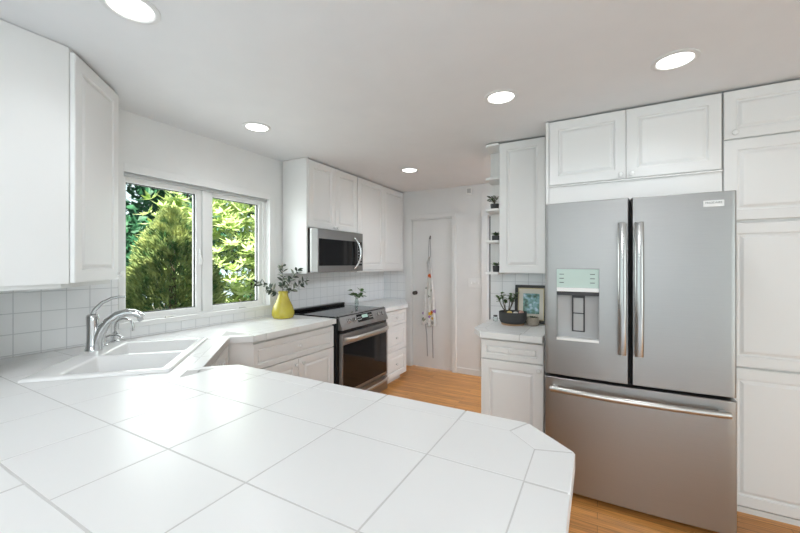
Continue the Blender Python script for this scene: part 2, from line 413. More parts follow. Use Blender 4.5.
# doors
m = MB()
for a, b in ((D0 - .085, D0 - .012), (D1 + .012, D1 + .065)): m.box(a, b, YD - .018, YD, 0, DH + .02, M_trim, .003)
m.box(D0 - .085, D1 + .065, YD - .0185, YD, DH + .02, DH + .075, M_trim, .003)
m.box(D0 - .02, D0 - .004, YD, YD + .1, 0, DH + .02, M_trim).box(D1 + .004, D1 + .02, YD, YD + .1, 0, DH + .02, M_trim).box(D0 - .004, D1 + .004, YD, YD + .1, DH + .004, DH + .02, M_trim)
door = m.build('door_1', kind='structure')
MB().box(D0, D1, YD + .012, YD + .047, .012, DH, M_trim, .002).build('door_leaf', door)
q = MB().lathe([(.027, 0), (.027, .006), (.012, .010), (.011, .035), (.02, .04), (.027, .05), (.024, .062), (.008, .068)], (-2.186, YD + .012, 1.01), M_bronze, 18, (0, -1, 0))
q.build('door_knob', door)
m = MB()
m.box(E0 - .075, E0, YD - .018, YD, 0, DH + .005, M_trim, .003).box(E1, E1 + .075, YD - .018, YD, 0, DH + .005, M_trim, .003).box(E0 - .075, E1 + .075, YD - .0185, YD, DH + .005, DH + .07, M_trim, .003)
door2 = m.build('door_2', kind='structure')
MB().box(E0 + .003, E1 - .003, YD + .055, YD + .09, .012, DH, M_darkopening, .002).build('door_leaf', door2)  # dark sheet standing in for the shade inside the open doorway
MB().box(D1 + .066, E0 - .076, YD - .014, YD, 0, .075, M_trim, .003).build('baseboard_back', kind='structure')

# ================================================================== COUNTERTOPS
def clip(poly, a, b, c):
    """keep the part of poly with a*x+b*y<=c"""
    out = []
    for i in range(len(poly)):
        p, q = poly[i], poly[(i + 1) % len(poly)]
        dp, dq = a * p[0] + b * p[1] - c, a * q[0] + b * q[1] - c
        if dp <= 0: out.append(p)
        if dp * dq < 0:
            t = dp / (dp - dq); out.append((p[0] + (q[0] - p[0]) * t, p[1] + (q[1] - p[1]) * t))
    return out
def area(p): return abs(sum(p[i][0] * p[(i + 1) % len(p)][1] - p[(i + 1) % len(p)][0] * p[i][1] for i in range(len(p)))) / 2
def clipto(poly, region):
    n = len(region); s = sum(region[i][0] * region[(i + 1) % n][1] - region[(i + 1) % n][0] * region[i][1] for i in range(n))
    if s < 0: region = region[::-1]
    for i in range(n):
        p, q = region[i], region[(i + 1) % n]
        ex, ey = q[0] - p[0], q[1] - p[1]
        poly = clip(poly, ey, -ex, ey * p[0] - ex * p[1])
        if len(poly) < 3: return []
    return poly
G = .0024     # half a grout joint
def grid(m, xs, ys, regions, z0, z1):
    for i in range(len(xs) - 1):
        for j in range(len(ys) - 1):
            cell = [(xs[i] + G, ys[j] + G), (xs[i + 1] - G, ys[j] + G), (xs[i + 1] - G, ys[j + 1] - G), (xs[i] + G, ys[j + 1] - G)]
            for r in regions:
                p = clipto(cell, r)
                if len(p) >= 3 and area(p) > 2e-5: m.prism(p, z0, z1, M_tile)
def edge_run(m, pts_out, pts_in, joints, z0, z1):
    """bullnose edge tiles between an outer and an inner polyline (same point count); joints = fractions per segment"""
    for i in range(len(pts_out) - 1):
        fr = [0] + list(joints[i]) + [1]
        so, si = Vector(pts_out[i + 1]) - Vector(pts_out[i]), Vector(pts_in[i + 1]) - Vector(pts_in[i])
        def fin(t_):    # the joint runs square to the edge
            if t_ in (0, 1): return t_
            return min(1, max(0, (Vector(pts_out[i]) + so * t_ - Vector(pts_in[i])).dot(so) / si.dot(so)))
        for a, b in zip(fr, fr[1:]):
            def lp(P, Q, t): return Vector(P).lerp(Vector(Q), t)
            o0, o1 = lp(pts_out[i], pts_out[i + 1], a), lp(pts_out[i], pts_out[i + 1], b)
            i0, i1 = lp(pts_in[i], pts_in[i + 1], fin(a)), lp(pts_in[i], pts_in[i + 1], fin(b))
            def sh(A, B, d): v = (B - A).normalized(); return A + v * d
            q = [sh(o0, o1, G), sh(o1, o0, G), sh(i1, i0, G), sh(i0, i1, G)]
            q = [q[0], q[1], q[1].lerp(q[2], 1 - G / max((q[2] - q[1]).length, .01)), q[0].lerp(q[3], 1 - G / max((q[3] - q[0]).length, .01))]
            m.prism([tuple(p) for p in q], z0, z1, M_tile, .0025)
# sink frame: t along its front, s towards the corner
SA = Vector((-1.70, .930)); st = Vector((-.7071, .7071)); ss = Vector((-.7071, -.7071)); SL, SD = .755, .55
def sk(t, s): v = SA + st * t + ss * s; return (v.x, v.y)
big = 5
hole = .016
sink_out = [  # four convex regions around the sink opening
    [sk(-big, hole), sk(big, hole), sk(big, -big), sk(-big, -big)],
    [sk(-big, SD - hole), sk(big, SD - hole), sk(big, big), sk(-big, big)],
    [sk(-big, hole), sk(hole, hole), sk(hole, SD - hole), sk(-big, SD - hole)],
    [sk(SL - hole, hole), sk(big, hole), sk(big, SD - hole), sk(SL - hole, SD - hole)]]
diag = -.588
main_regions = [
    [(-1.535, .225), (-.05, .225), (-.05, 1.038), (-.186, 1.165), (-1.535, 1.165)],
    [(-2.694, 1.677), (-2.05, 1.677), (-2.05, 2.562), (-2.694, 2.562)],
    [(-1.535, 1.165), (-1.648, 1.055), (-1.535, .942)],
    [(-2.16, 1.567), (-2.05, 1.677), (-2.27, 1.677)]]
corner = [[(-2.686, .425), (-2.13, .425), (-2.13, 1.677), (-2.686, 1.677)], [(-2.13, .225), (-1.535, .225), (-1.535, 1.165), (-2.13, 1.165)],
          [(-2.13, 1.165), (-1.535, 1.165), (-1.535, 1.677), (-2.13, 1.677)]]
for c in corner:
    c2 = clip(c, 1, 1, diag)
    for r in sink_out:
        p = clipto(c2, r)
        if len(p) >= 3 and area(p) > 1e-5: main_regions.append(p)
Z0, Z1 = .870, CT
m = MB()
def shrink_slab(p, d=.004):
    c = Vector((0, 0))
    return p
def slab(m, regions):
    for r in regions: m.prism(r, Z0 + .003, Z1 - .0007, M_grout)
# outer / inner lines of the kitchen-side edge tiles
OUT = [(-.05, .225), (-.05, 1.038), (-.186, 1.165), (-1.535, 1.165), (-1.648, 1.055), (-2.16, 1.567), (-2.05, 1.677), (-2.05, 2.562)]
INN = [(-.147, .305), (-.147, 1.006), (-.226, 1.083), (-1.572, 1.083), (-1.652, .978), (-2.24, 1.566), (-2.135, 1.700), (-2.135, 2.562)]
# shrink the slab slightly behind the tile faces on the front edges
def inset(r):
    q = []
    for p in r:
        x, y = p
        for o, i in zip(OUT, INN):
            if abs(x - o[0]) < 1e-4 and abs(y - o[1]) < 1e-4:
                v = (Vector(i) - Vector(o)).normalized() * .006; x += v.x; y += v.y
        q.append((x, y))
    return q
slab(m, [inset(r) for r in main_regions])
# field tiles
field = [
    [(-1.572, .305), (-.147, .305), (-.147, 1.006), (-.226, 1.083), (-1.572, 1.083)],
    [(-2.686, 1.70), (-2.135, 1.70), (-2.135, 2.562), (-2.686, 2.562)]]
cf = [[(-2.686, .425), (-2.13, .425), (-2.13, 1.70), (-2.686, 1.70)], [(-2.13, .305), (-1.572, .305), (-1.572, 1.70), (-2.13, 1.70)]]
for c in cf:
    c2 = clip(c, 1, 1, -.674)
    for r in sink_out:
        p = clipto(c2, r)
        if len(p) >= 3 and area(p) > 1e-5: field.append(p)
xs = [-.08 - .305 * k for k in range(10)][::-1]
xs = [-2.83] + [x for x in xs if x > -2.8]
ys = [.22, .305, .542, .848, 1.153, 1.458, 1.763, 2.068, 2.373, 2.7]
xs2 = xs[:-1] + [-.1]
grid(m, xs[:-1] + [-.04], ys, field, Z0 + .02, Z1)
jx = lambda x: (x + .186) / (-1.535 + .186)
edge_run(m, OUT, INN, [[.1, .385, .765], [], [jx(-.385), jx(-.69), jx(-.995), jx(-1.30)], [], [.3, .72], [], [.12, .465, .81]], Z0, Z1)
NO = [(-2.13, .225), (-.05, .225)]; NI = [(-2.13, .305), (-.147, .305)]
edge_run(m, NO, NI, [[.4 / 2.08, .705 / 2.08, 1.01 / 2.08, 1.315 / 2.08, 1.62 / 2.08]], Z0, Z1)
ctop = m.build('countertop', recalc=False)
tag(ctop, 'large white tiled worktop of the peninsula running around the corner sink to the range', 'countertop')

# counter beyond the range
m = MB()
r = [(-2.686, 3.418), (-2.05, 3.418), (-2.05, 3.955), (-2.345, 4.430), (-2.686, 4.430)]
m.prism([(-2.686, 3.42), (-2.056, 3.42), (-2.056, 3.953), (-2.349, 4.428), (-2.686, 4.428)], Z0 + .003, Z1 - .0007, M_grout)
grid(m, [-2.7, -2.435, -2.13, -2.0], [3.2, 3.418, 3.723, 4.028, 4.333, 4.6], [[(-2.686, 3.418), (-2.13, 3.418), (-2.13, 3.93), (-2.43, 4.43), (-2.686, 4.43)]], Z0 + .02, Z1)
edge_run(m, [(-2.05, 3.418), (-2.05, 3.955), (-2.345, 4.430)], [(-2.13, 3.418), (-2.13, 3.93), (-2.43, 4.43)], [[.55], [.5]], Z0, Z1)
tag(m.build('countertop'), 'short white tiled worktop between the range and the white door', 'countertop')
# counter left of the fridge
m = MB()
m.prism([(-.828, 3.192), (-.829, 2.72), (-.742, 2.577), (-.322, 2.577), (-.322, 3.192)], Z0 + .003, Z1 - .0007, M_grout)
grid(m, [-.9, -.5 - .305 + .045, -.455, -.2], [2.6, 2.651, 2.9, 3.19], [[(-.755, 3.192), (-.755, 2.745), (-.70, 2.651), (-.32, 2.651), (-.32, 3.192)]], Z0 + .02, Z1)
edge_run(m, [(-.834, 3.192), (-.834, 2.715), (-.745, 2.571), (-.32, 2.571)], [(-.755, 3.192), (-.755, 2.745), (-.70, 2.651), (-.32, 2.651)], [[.5], [], [.645]], Z0, Z1)
tag(m.build('countertop'), 'small white tiled worktop with clipped corner left of the steel fridge', 'countertop')

# ================================================================== BASE CABINETS
XF = -2.078
def knob_at(parent, door_o, u, n, a, c, th=.019): return knob(parent, P2(door_o, u, n, a, th, c), n)
def front(root, name, o, u, n, w, h, kn=None, th=.019, knob_on=True):
    d = MB().panel(o, u, n, w, h, M_cab, th).build(name, root)
    if kn: knob_at(d, o, u, n, kn[0], kn[1], th)
    return d
uY, nX = Vector((0, 1, 0)), Vector((1, 0, 0)); uX, nY = Vector((1, 0, 0)), Vector((0, -1, 0))
# window run: one wide drawer over two doors
t = thing('base_cabinet', 'white base cabinet left of the range with one wide drawer over two doors', 'cabinet', (-2.4, 2.12, 0))
MB().box(-2.68, XF - .019, 1.71, 2.562, .1, .868, M_cabin).build('body', t)
MB().box(-2.62, XF - .075, 1.72, 2.56, 0, .1, M_cabin).build('toe_kick', t)
front(t, 'drawer', (XF - .019, 1.693, .665), uY, nX, .866, .183, (.433, .0915))
front(t, 'door', (XF - .019, 1.693, .112), uY, nX, .431, .545, (.395, .50))
front(t, 'door', (XF - .019, 2.128, .112), uY, nX, .431, .545, (.036, .50))
# diagonal sink base
t = thing('sink_base_cabinet', 'white diagonal base cabinet under the corner sink', 'cabinet', (-2.0, 1.2, 0))
dn = Vector((.7071, .7071, 0)); du = Vector((-.7071, .7071, 0))
c0 = Vector((-1.675, 1.052, 0)); 
q = MB()
def vq(m, p, q_, z0, z1, th, mt):   # vertical board from p to q_, thickness th to the left of the direction
    d = Vector((q_[0] - p[0], q_[1] - p[1])).normalized(); nn_ = Vector((-d.y, d.x)) * th
    m.prism([p, q_, (q_[0] + nn_.x, q_[1] + nn_.y), (p[0] + nn_.x, p[1] + nn_.y)], z0, z1, mt)
vq(q, (-1.668, 1.045), (-2.172, 1.549), .1, .868, .018, M_cabin)
vq(q, (-2.172, 1.555), (-2.080, 1.692), 0, .868, .012, M_cab)
vq(q, (-1.535, 1.14), (-1.660, 1.04), 0, .868, .012, M_cab)
q.build('body', t)
q = MB(); vq(q, (-1.71, 1.0), (-2.215, 1.505), 0, .1, .012, M_cabin); q.build('toe_kick', t)
for k in (0, 1):
    o = Vector((-1.668, 1.045, .112)) + du * (.012 + k * .347)
    front(t, 'door', o, du, dn, .341, .745, (.305 if k == 0 else .036, .70))
# peninsula base
t = thing('peninsula_cabinet', 'white base cabinet carrying the tiled peninsula', 'cabinet', (-.85, .85, 0))
MB().box(-1.53, -.17, .47, 1.116, .1, .868, M_cabin).build('body', t)
MB().box(-1.50, -.20, .49, 1.06, 0, .1, M_cabin).build('toe_kick', t)
for k in range(3): front(t, 'door', (-.172 - .452 * k, 1.116, .112), -uX, -nY, .446, .745, (.40, .70))
# drawers beyond the range
t = thing('drawer_cabinet', 'white base cabinet of three stacked drawers between range and door', 'cabinet', (-2.35, 3.7, 0))
MB().prism([(-2.68, 3.425), (XF - .019, 3.425), (XF - .019, 3.955), (-2.36, 4.42), (-2.68, 4.42)], .1, .868, M_cabin).build('body', t)
MB().prism([(-2.66, 3.44), (XF - .075, 3.44), (XF - .075, 3.93), (-2.40, 4.40), (-2.66, 4.40)], 0, .1, M_cabin).build('toe_kick', t)
for z, h in ((.69, .165), (.385, .298), (.075, .303)): front(t, 'drawer', (XF - .019, 3.43, z), uY, nX, .535, h, (.267, h / 2))
# right base
t = thing('base_cabinet', 'narrow white base cabinet left of the fridge with one drawer over one door', 'cabinet', (-.53, 2.9, 0))
MB().box(-.747, -.318, 2.62, 3.19, .1, .868, M_cabin).build('body', t)
MB().box(-.735, -.325, 2.68, 3.17, 0, .1, M_cabin).build('toe_kick', t)
front(t, 'drawer', (-.747, 2.62, .72), uX, nY, .427, .135, (.213, .0675))
front(t, 'door', (-.747, 2.62, .112), uX, nY, .427, .60, (.40, .565))

# ================================================================== WALL CABINETS
TOP = 2.388
t = thing('corner_wall_cabinet', 'white diagonal corner wall cabinet left of the window, with one door', 'cabinet', (-2.4, .7, UB))
MB().prism([(-2.685, .425), (-2.13, .425), (-2.13, .722), (-2.446, 1.038), (-2.685, 1.038)], UB, 2.399, M_cab).build('body', t)
MB().prism([(-2.685, .43), (-2.146, .43), (-2.146, .70), (-2.47, 1.025), (-2.685, 1.025)], UB - .021, UB, M_cabin).build('light_rail', t)
o = Vector((-2.13, .722, UB + .004)) + du * .007 + dn * .002
front(t, 'door', o, du, dn, .434, 1.062, (.412, .03))

t = thing('wall_cabinet', 'white two-door wall cabinet directly above the microwave', 'cabinet', (-2.5, 2.93, 1.75))
XU = -2.37
MB().box(-2.685, XU - .019, 2.546, 3.334, 1.748, TOP, M_cabin).build('body', t)
MB().box(-2.685, XU - .004, 2.527, 2.545, UB, CE - .002, M_cab, .0015).build('end_panel', t)
front(t, 'door', (XU - .019, 2.549, 1.752), uY, nX, .389, TOP - 1.752, (.365, .022))
front(t, 'door', (XU - .019, 2.942, 1.752), uY, nX, .389, TOP - 1.752, (.024, .022))
t = thing('wall_cabinet', 'tall white two-door wall cabinet right of the microwave, against the end wall', 'cabinet', (-2.5, 3.88, UB))
MB().box(-2.685, XU - .019, 3.338, 4.434, UB + .02, TOP, M_cabin).build('body', t)
MB().box(-2.685, XU - .006, 3.338, 4.434, UB, UB + .019, M_cab, .002).build('light_rail', t)
front(t, 'door', (XU - .019, 3.341, UB + .024), uY, nX, .547, TOP - UB - .024)
front(t, 'door', (XU - .019, 3.891, UB + .024), uY, nX, .541, TOP - UB - .024)

t = thing('wall_cabinet', 'narrow tall white one-door wall cabinet above the bowl of succulents', 'cabinet', (-.52, 3.1, 1.33))
MB().box(-.704, -.326, 3.0, 3.192, 1.328, TOP, M_cabin).build('body', t)
front(t, 'door', (-.704, 3.0, 1.330), uX, nY, .352, TOP - 1.330)
MB().box(-.35, -.326, 2.985, 3.0, 1.328, TOP, M_cab).build('filler_strip', t)

t = thing('corner_shelf', 'white open end shelf with five rounded boards beside the narrow wall cabinet', 'shelf', (-.76, 3.1, 1.33))
MB().box(-.79, -.706, 3.178, 3.192, 1.335, 2.385, M_cab).build('back_panel', t)
for z in (1.318, 1.58, 1.840, 2.098, 2.372):
    pts = [(-.706, 3.177), (-.822, 3.177), (-.822, 3.01)] + [(-.822 + .05 * (1 - cos(a)), 3.01 - .05 * sin(a)) for a in (pi / 8, pi / 4, 3 * pi / 8, pi / 2)] + [(-.706, 2.96)]
    MB().prism(pts, z, z + .019, M_cab, .002).build('shelf_board', t)

t = thing('wall_cabinet', 'wide white two-door wall cabinet above the steel fridge', 'cabinet', (.16, 2.95, 1.94))
MB().box(-.296, .628, 2.725, 3.19, 1.94, TOP, M_cabin).build('body', t)
MB().box(-.317, -.297, 2.706, 3.19, 0, TOP + .006, M_cab, .0015).build('side_panel', t)
MB().box(-.296, .632, 2.716, 2.735, 1.815, 1.94, M_cab, .001).build('valance', t)
MB().tube([(-.30, 2.708, 1.941), (.632, 2.708, 1.941)], .006, M_cab, 8).build('moulding', t)
front(t, 'door', (-.294, 2.725, 1.95), uX, nY, .453, TOP - 1.95, (.425, .025))
front(t, 'door', (.162, 2.725, 1.95), uX, nY, .466, TOP - 1.95, (.03, .025))

t = thing('pantry_cabinet', 'full height white pantry cabinet right of the steel fridge with four stacked doors', 'cabinet', (.94, 2.95, 0))
MB().box(.636, 1.25, 2.725, 3.19, .032, TOP, M_cabin).build('body', t)
MB().box(.64, 1.245, 2.716, 3.17, 0, .031, M_cabin).build('toe_kick', t)
front(t, 'door', (.638, 2.725, 2.116), uX, nY, .607, TOP - 2.116, (.045, .03))
front(t, 'door', (.638, 2.725, 1.652), uX, nY, .607, .456)
front(t, 'door', (.638, 2.725, .825), uX, nY, .607, .81)
front(t, 'door', (.638, 2.725, .04), uX, nY, .607, .775)

# ================================================================== SINK AND TAPS
t = thing('kitchen_sink', 'white double bowl drop-in sink set diagonally in the tiled corner', 'sink', (sk(SL / 2, SD / 2)[0], sk(SL / 2, SD / 2)[1], CT))
bm = bmesh.new()
tb = [0, .045, .362, .397, .715, SL]; sb = [0, .045, .435, SD]; zt = CT + .013
def V3(a, b, z): p = sk(a, b); return (p[0], p[1], z)
vt = [[bm.verts.new(V3(a, b, zt)) for b in sb] for a in tb]
basins = {(1, 1), (3, 1)}
for i in range(5):
    for j in range(3):
        if (i, j) not in basins: bm.faces.new((vt[i][j], vt[i + 1][j], vt[i + 1][j + 1], vt[i][j + 1]))
for (i, j) in basins:
    lo = []
    for a, b in ((i, j), (i + 1, j), (i + 1, j + 1), (i, j + 1)):
        ca, cb = (tb[i] + tb[i + 1]) / 2, (sb[j] + sb[j + 1]) / 2
        lo.append(bm.verts.new(V3(ca + (tb[a] - ca) * .86, cb + (sb[b] - cb) * .88, CT - .165)))
    hi = [vt[i][j], vt[i + 1][j], vt[i + 1][j + 1], vt[i][j + 1]]
    for k in range(4): bm.faces.new((hi[k], hi[(k + 1) % 4], lo[(k + 1) % 4], lo[k]))
    bm.faces.new(lo)
bo = [e for e in bm.edges if len(e.link_faces) == 1]
r = bmesh.ops.extrude_edge_only(bm, edges=bo)
cc = Vector(V3(SL / 2, SD / 2, 0))
for v in r['geom']:
    if isinstance(v, bmesh.types.BMVert):
        v.co.z = CT + .001; d = v.co - cc; d.z = 0; v.co += d.normalized() * .004
bmesh.ops.recalc_face_normals(bm, faces=bm.faces[:])
bmesh.ops.bevel(bm, geom=[e for e in bm.edges if len(e.link_faces) == 2 and e.calc_face_angle(0) > .3], offset=.018, segments=4, affect='EDGES', profile=.5, clamp_overlap=True)
q = MB(); q.merge(bm, M_sink, True)
q.build('bowls', t, recalc=True)
for (i, j) in sorted(basins):
    a, b = (tb[i] + tb[i + 1]) / 2, (sb[1] + sb[2]) / 2
    p = V3(a, b, CT - .1645)
    MB().lathe([(.04, 0), (.04, .003), (.032, .004), (.03, .001)], p, M_chrome, 20).build('drain', t)

FD = Vector((.7071, .7071, 0))    # from the ledge towards the bowls
fb = Vector((-2.44, .93, zt))
t = thing('kitchen_faucet', 'chrome single-lever kitchen faucet with a curved spout behind the sink', 'faucet', fb)
q = MB().lathe([(.034, 0), (.034, .008), (.031, .014), (.027, .06), (.026, .12), (.028, .165), (.029, .185), (.024, .197), (.010, .203)], fb, M_chrome, 22)
q.build('body', t)
def fp(a, z): return fb + FD * a + Vector((0, 0, z))
q = MB().tube([fp(.020, .0), fp(.024, .055), fp(.042, .11), (fp(.075, .158)), fp(.115, .190), fp(.16, .203), fp(.195, .200), fp(.22, .189), fp(.236, .172)], [.027, .0265, .0255, .024, .0225, .021, .020, .0195, .0175], M_chrome, 14)
q.build('spout', t)
q = MB().tube([fp(.222, .174), fp(.233, .153)], [.0145, .0135], M_greyplastic, 12); q.build('aerator', t)
q = MB().tube([fp(.0, .192), fp(.012, .225), fp(.045, .262), fp(.09, .286), fp(.125, .293), fp(.15, .292)], [.015, .0115, .0095, .0085, .0075, .006], M_chrome, 10); q.build('lever', t)
gb = Vector((-2.60, 1.105, zt))
t = thing('filter_tap', 'small chrome gooseneck filter tap right of the kitchen faucet', 'faucet', gb)
MB().lathe([(.024, 0), (.024, .006), (.015, .012), (.014, .045), (.018, .052), (.010, .062)], gb, M_chrome, 16).build('body', t)
pts = [gb + Vector((0, 0, .05))]
for a in range(0, 10):
    an = pi - pi * a / 9
    pts.append(gb + FD * (.047 + .047 * cos(an)) + Vector((0, 0, .09 + .05 * sin(an))))
pts.append(gb + FD * .094 + Vector((0, 0, .062)))
MB().tube(pts, .0075, M_chrome, 10).build('spout', t)
MB().tube([gb + Vector((0, 0, .04)), gb + FD * .03 + Vector((.02, -.02, .052))], .005, M_chrome, 8).build('lever', t)
sb_ = Vector((-2.515, 1.012, zt))
t = thing('soap_dispenser', 'low chrome soap pump between the faucet and the filter tap', 'soap dispenser', sb_)
MB().lathe([(.021, 0), (.021, .006), (.013, .012), (.012, .035), (.015, .04), (.015, .05), (.006, .056)], sb_, M_chrome, 16).build('body', t)
MB().tube([sb_ + Vector((0, 0, .048)), sb_ + FD * .03 + Vector((0, 0, .060)), sb_ + FD * .07 + Vector((0, 0, .058)), sb_ + FD * .095 + Vector((0, 0, .042))], .006, M_chrome, 10).build('spout', t)

# ================================================================== RANGE
RY0, RY1, RX = 2.604, 3.405, -2.018
t = thing('kitchen_range', 'stainless slide-in electric range with black glass oven door', 'range', (-2.35, 3.0, 0))
MB().box(-2.67, RX - .045, 2.572, RY1 + .002, .03, .905, M_black, .003).build('body', t)
MB().box(-2.675, RX - .035, 2.566, RY1 + .008, .9165, .926, M_glassblk, .003).build('cooktop', t)
MB().box(-2.675, -2.60, 2.58, RY1, .9265, .957, M_black, .008, 3).build('rear_vent', t)
# control panel, sloping forward
prof = [(RX - .062, .934), (RX - .05, .936), (RX + .004, .812), (RX + .002, .80), (RX - .06, .80)]
def extr(m, prof, y0, y1, mt, bev=0):
    tb_ = bmesh.new(); a = [tb_.verts.new((p[0], y0, p[1])) for p in prof]; b = [tb_.verts.new((p[0], y1, p[1])) for p in prof]
    tb_.faces.new(a); tb_.faces.new(b[::-1]); n = len(prof)
    for i in range(n): tb_.faces.new((a[i], b[i], b[(i + 1) % n], a[(i + 1) % n]))
    bmesh.ops.recalc_face_normals(tb_, faces=tb_.faces[:])
    if bev: bmesh.ops.bevel(tb_, geom=tb_.edges[:], offset=bev, segments=2, affect='EDGES')
    m.merge(tb_, mt, bool(bev)); return m
cp = extr(MB(), prof, RY0 - .004, RY1 + .004, M_steel, .002).build('control_panel', t)
pn = Vector((.124, 0, .054)).normalized(); pv = Vector((.054, 0, -.124)).normalized()
pc = Vector((RX - .05, 0, .936))
def cpp(y, d, off): return pc + pv * d + pn * off + Vector((0, y, 0))
for y in (2.725, 2.815, 3.215, 3.30):
    MB().lathe([(.024, 0), (.024, .006), (.019, .009), (.0175, .026), (.014, .029), (.002, .0295)], cpp(y, .072, .0008), M_chrome, 18, pn).build('knob', t)
fr_ = Matrix((( 0, pv.x, pn.x, 0), (1, pv.y, pn.y, 0), (0, pv.z, pn.z, 0), (0, 0, 0, 1)))
q = MB(); fr2 = fr_.copy(); fr2.translation = cpp(3.0, .068, .0006)
q.box(-.135, .135, -.038, .038, 0, .0015, M_glassblk, frame=fr2); d_ = q.build('display', t)
q = MB(); fr2 = fr_.copy(); fr2.translation = cpp(3.0, .055, .0024)
q.box(-.05, .05, -.016, .016, 0, .0008, M_digit, frame=fr2)
for k in range(5):
    for s in (-1, 1): q.box(s * (.068 + .014 * k) - .004, s * (.068 + .014 * k) + .004, .0, .006, 0, .0006, M_badge, frame=fr2); q.box(s * (.068 + .014 * k) - .004, s * (.068 + .014 * k) + .004, .022, .028, 0, .0006, M_badge, frame=fr2)
q.build('touch_pad', d_)
MB().box(RX - .05, RX - .018, RY0, RY1, .768, .798, M_black).build('vent_slot', t)
dr = MB().box(RX - .042, RX, RY0, RY1, .205, .766, M_steel, .004).build('oven_door', t)
MB().box(RX - .01, RX + .0015, RY0 + .012, RY1 - .03, .235, .665, M_glassblk, .001).build('window', dr)
def bowed(y0, y1, z, bow, r, x0, n=14, flat=None):
    pts = []
    for k in range(n + 1):
        f = k / n; pts.append((x0 + bow * (1 - (2 * f - 1) ** 4 * .55 - (2 * f - 1) ** 2 * .10) , y0 + (y1 - y0) * f, z))
    return pts
q = MB().tube(bowed(RY0 + .03, RY1 - .03, .715, .055, .014, RX), .0145, M_nickel, 12, ((0, 0, 1), 1.5))
for y in (RY0 + .04, RY1 - .04): q.box(RX - .001, RX + .035, y - .012, y + .012, .70, .73, M_nickel, .004)
q.build('handle', dr)
wd = MB().box(RX - .042, RX, RY0, RY1, .045, .198, M_steel, .004).build('storage_drawer', t)
q = MB().tube(bowed(RY0 + .03, RY1 - .03, .165, .045, .014, RX), .012, M_nickel, 12, ((0, 0, 1), 1.3))
for y in (RY0 + .04, RY1 - .04): q.box(RX - .001, RX + .03, y - .012, y + .012, .152, .178, M_nickel, .004)
q.build('handle', wd)
for x in (-2.6, -2.12):
    for y in (2.62, 3.35): MB().lathe([(.018, 0), (.018, .031)], (x, y, 0), M_rubber, 10).build('foot', t)
MB().box(-2.63, RX - .09, RY0 + .01, RY1 - .01, .012, .03, M_black).build('kick_plate', t)

# ================================================================== MICROWAVE
t = thing('microwave_oven', 'stainless over-the-range microwave with black glass door under the wall cabinet', 'microwave', (-2.5, 2.94, 1.33))
MY0, MY1, MX, MZ0, MZ1 = 2.549, 3.333, -2.298, 1.325, 1.742
MB().box(-2.683, -2.352, MY0, MY1, MZ0, MZ1, M_black, .002).build('body', t)
def hprism(prof_xy, z0, z1, m, bev=0): return MB().prism(prof_xy, z0, z1, m, bev)
fd = hprism([(-2.351, MY0), (-2.335, MY0), (MX, MY0 + .045), (MX, MY1), (-2.351, MY1)], MZ0 + .004, MZ1 - .002, M_steel2).build('front_panel', t)
hprism([(-2.334, MY0 - .0006), (-2.332, MY0 - .001), (MX + .002, MY0 + .040), (MX + .0015, MY0 + .052), (MX - .001, MY0 + .047)], MZ0 + .006, MZ1 - .004, M_steel).build('edge_trim', fd)
MB().box(MX - .004, MX + .002, MY0 + .062, MY1 - .105, MZ0 + .062, MZ1 - .095, M_glassblk, .002).build('door_window', fd)
q = MB().box(MX - .004, MX + .002, MY1 - .095, MY1 - .015, MZ0 + .062, MZ1 - .095, M_glassblk, .002)
for i in range(6):
    for j in range(3): q.box(MX + .002, MX + .0026, MY1 - .085 + j * .024, MY1 - .072 + j * .024, MZ0 + .085 + i * .032, MZ0 + .095 + i * .032, M_greyplastic)
q.build('control_panel', fd)
hy = MY1 - .165
pts = []
for k in range(15):
    f = k / 14; b_ = sin(pi * f); pts.append((MX + .004 + .045 * b_ ** .6, hy + .055 * b_, MZ0 + .028 + (MZ1 - MZ0 - .085) * f))
MB().tube(pts, [.011 + .004 * sin(pi * k / 14) for k in range(15)], M_chrome, 12).build('handle', fd)
q = MB().box(-2.66, -2.36, MY0 + .05, MY1 - .05, MZ0 - .004, MZ0 + .001, M_greyplastic)
q.build('grease_filter', t)

def text(body, size, loc, rot, mtl, name, parent, ext=.0003, width=None):
    cu = bpy.data.curves.new(name, 'FONT'); cu.body = body; cu.size = size; cu.extrude = ext; cu.align_x = 'CENTER'; cu.align_y = 'CENTER'; cu.resolution_u = 3
    tmp = bpy.data.objects.new(name + '_tmp', cu); COL.objects.link(tmp)
    bpy.context.view_layer.update()
    me = bpy.data.meshes.new_from_object(tmp.evaluated_get(bpy.context.evaluated_depsgraph_get()))
    bpy.data.objects.remove(tmp)
    if width:
        w = max(v.co.x for v in me.vertices) - min(v.co.x for v in me.vertices)
        for v in me.vertices: v.co.x *= width / w
    me.materials.clear(); me.materials.append(mtl)
    o = bpy.data.objects.new(name, me); COL.objects.link(o)
    root = Vector((0, 0, 0)); p = parent
    while p is not None: root += p.location; p = p.parent
    me.transform(Matrix.Translation(Vector(loc) - root) @ Matrix.LocRotScale(None, __import__('mathutils').Euler(rot), None))
    o.parent = parent
    return o

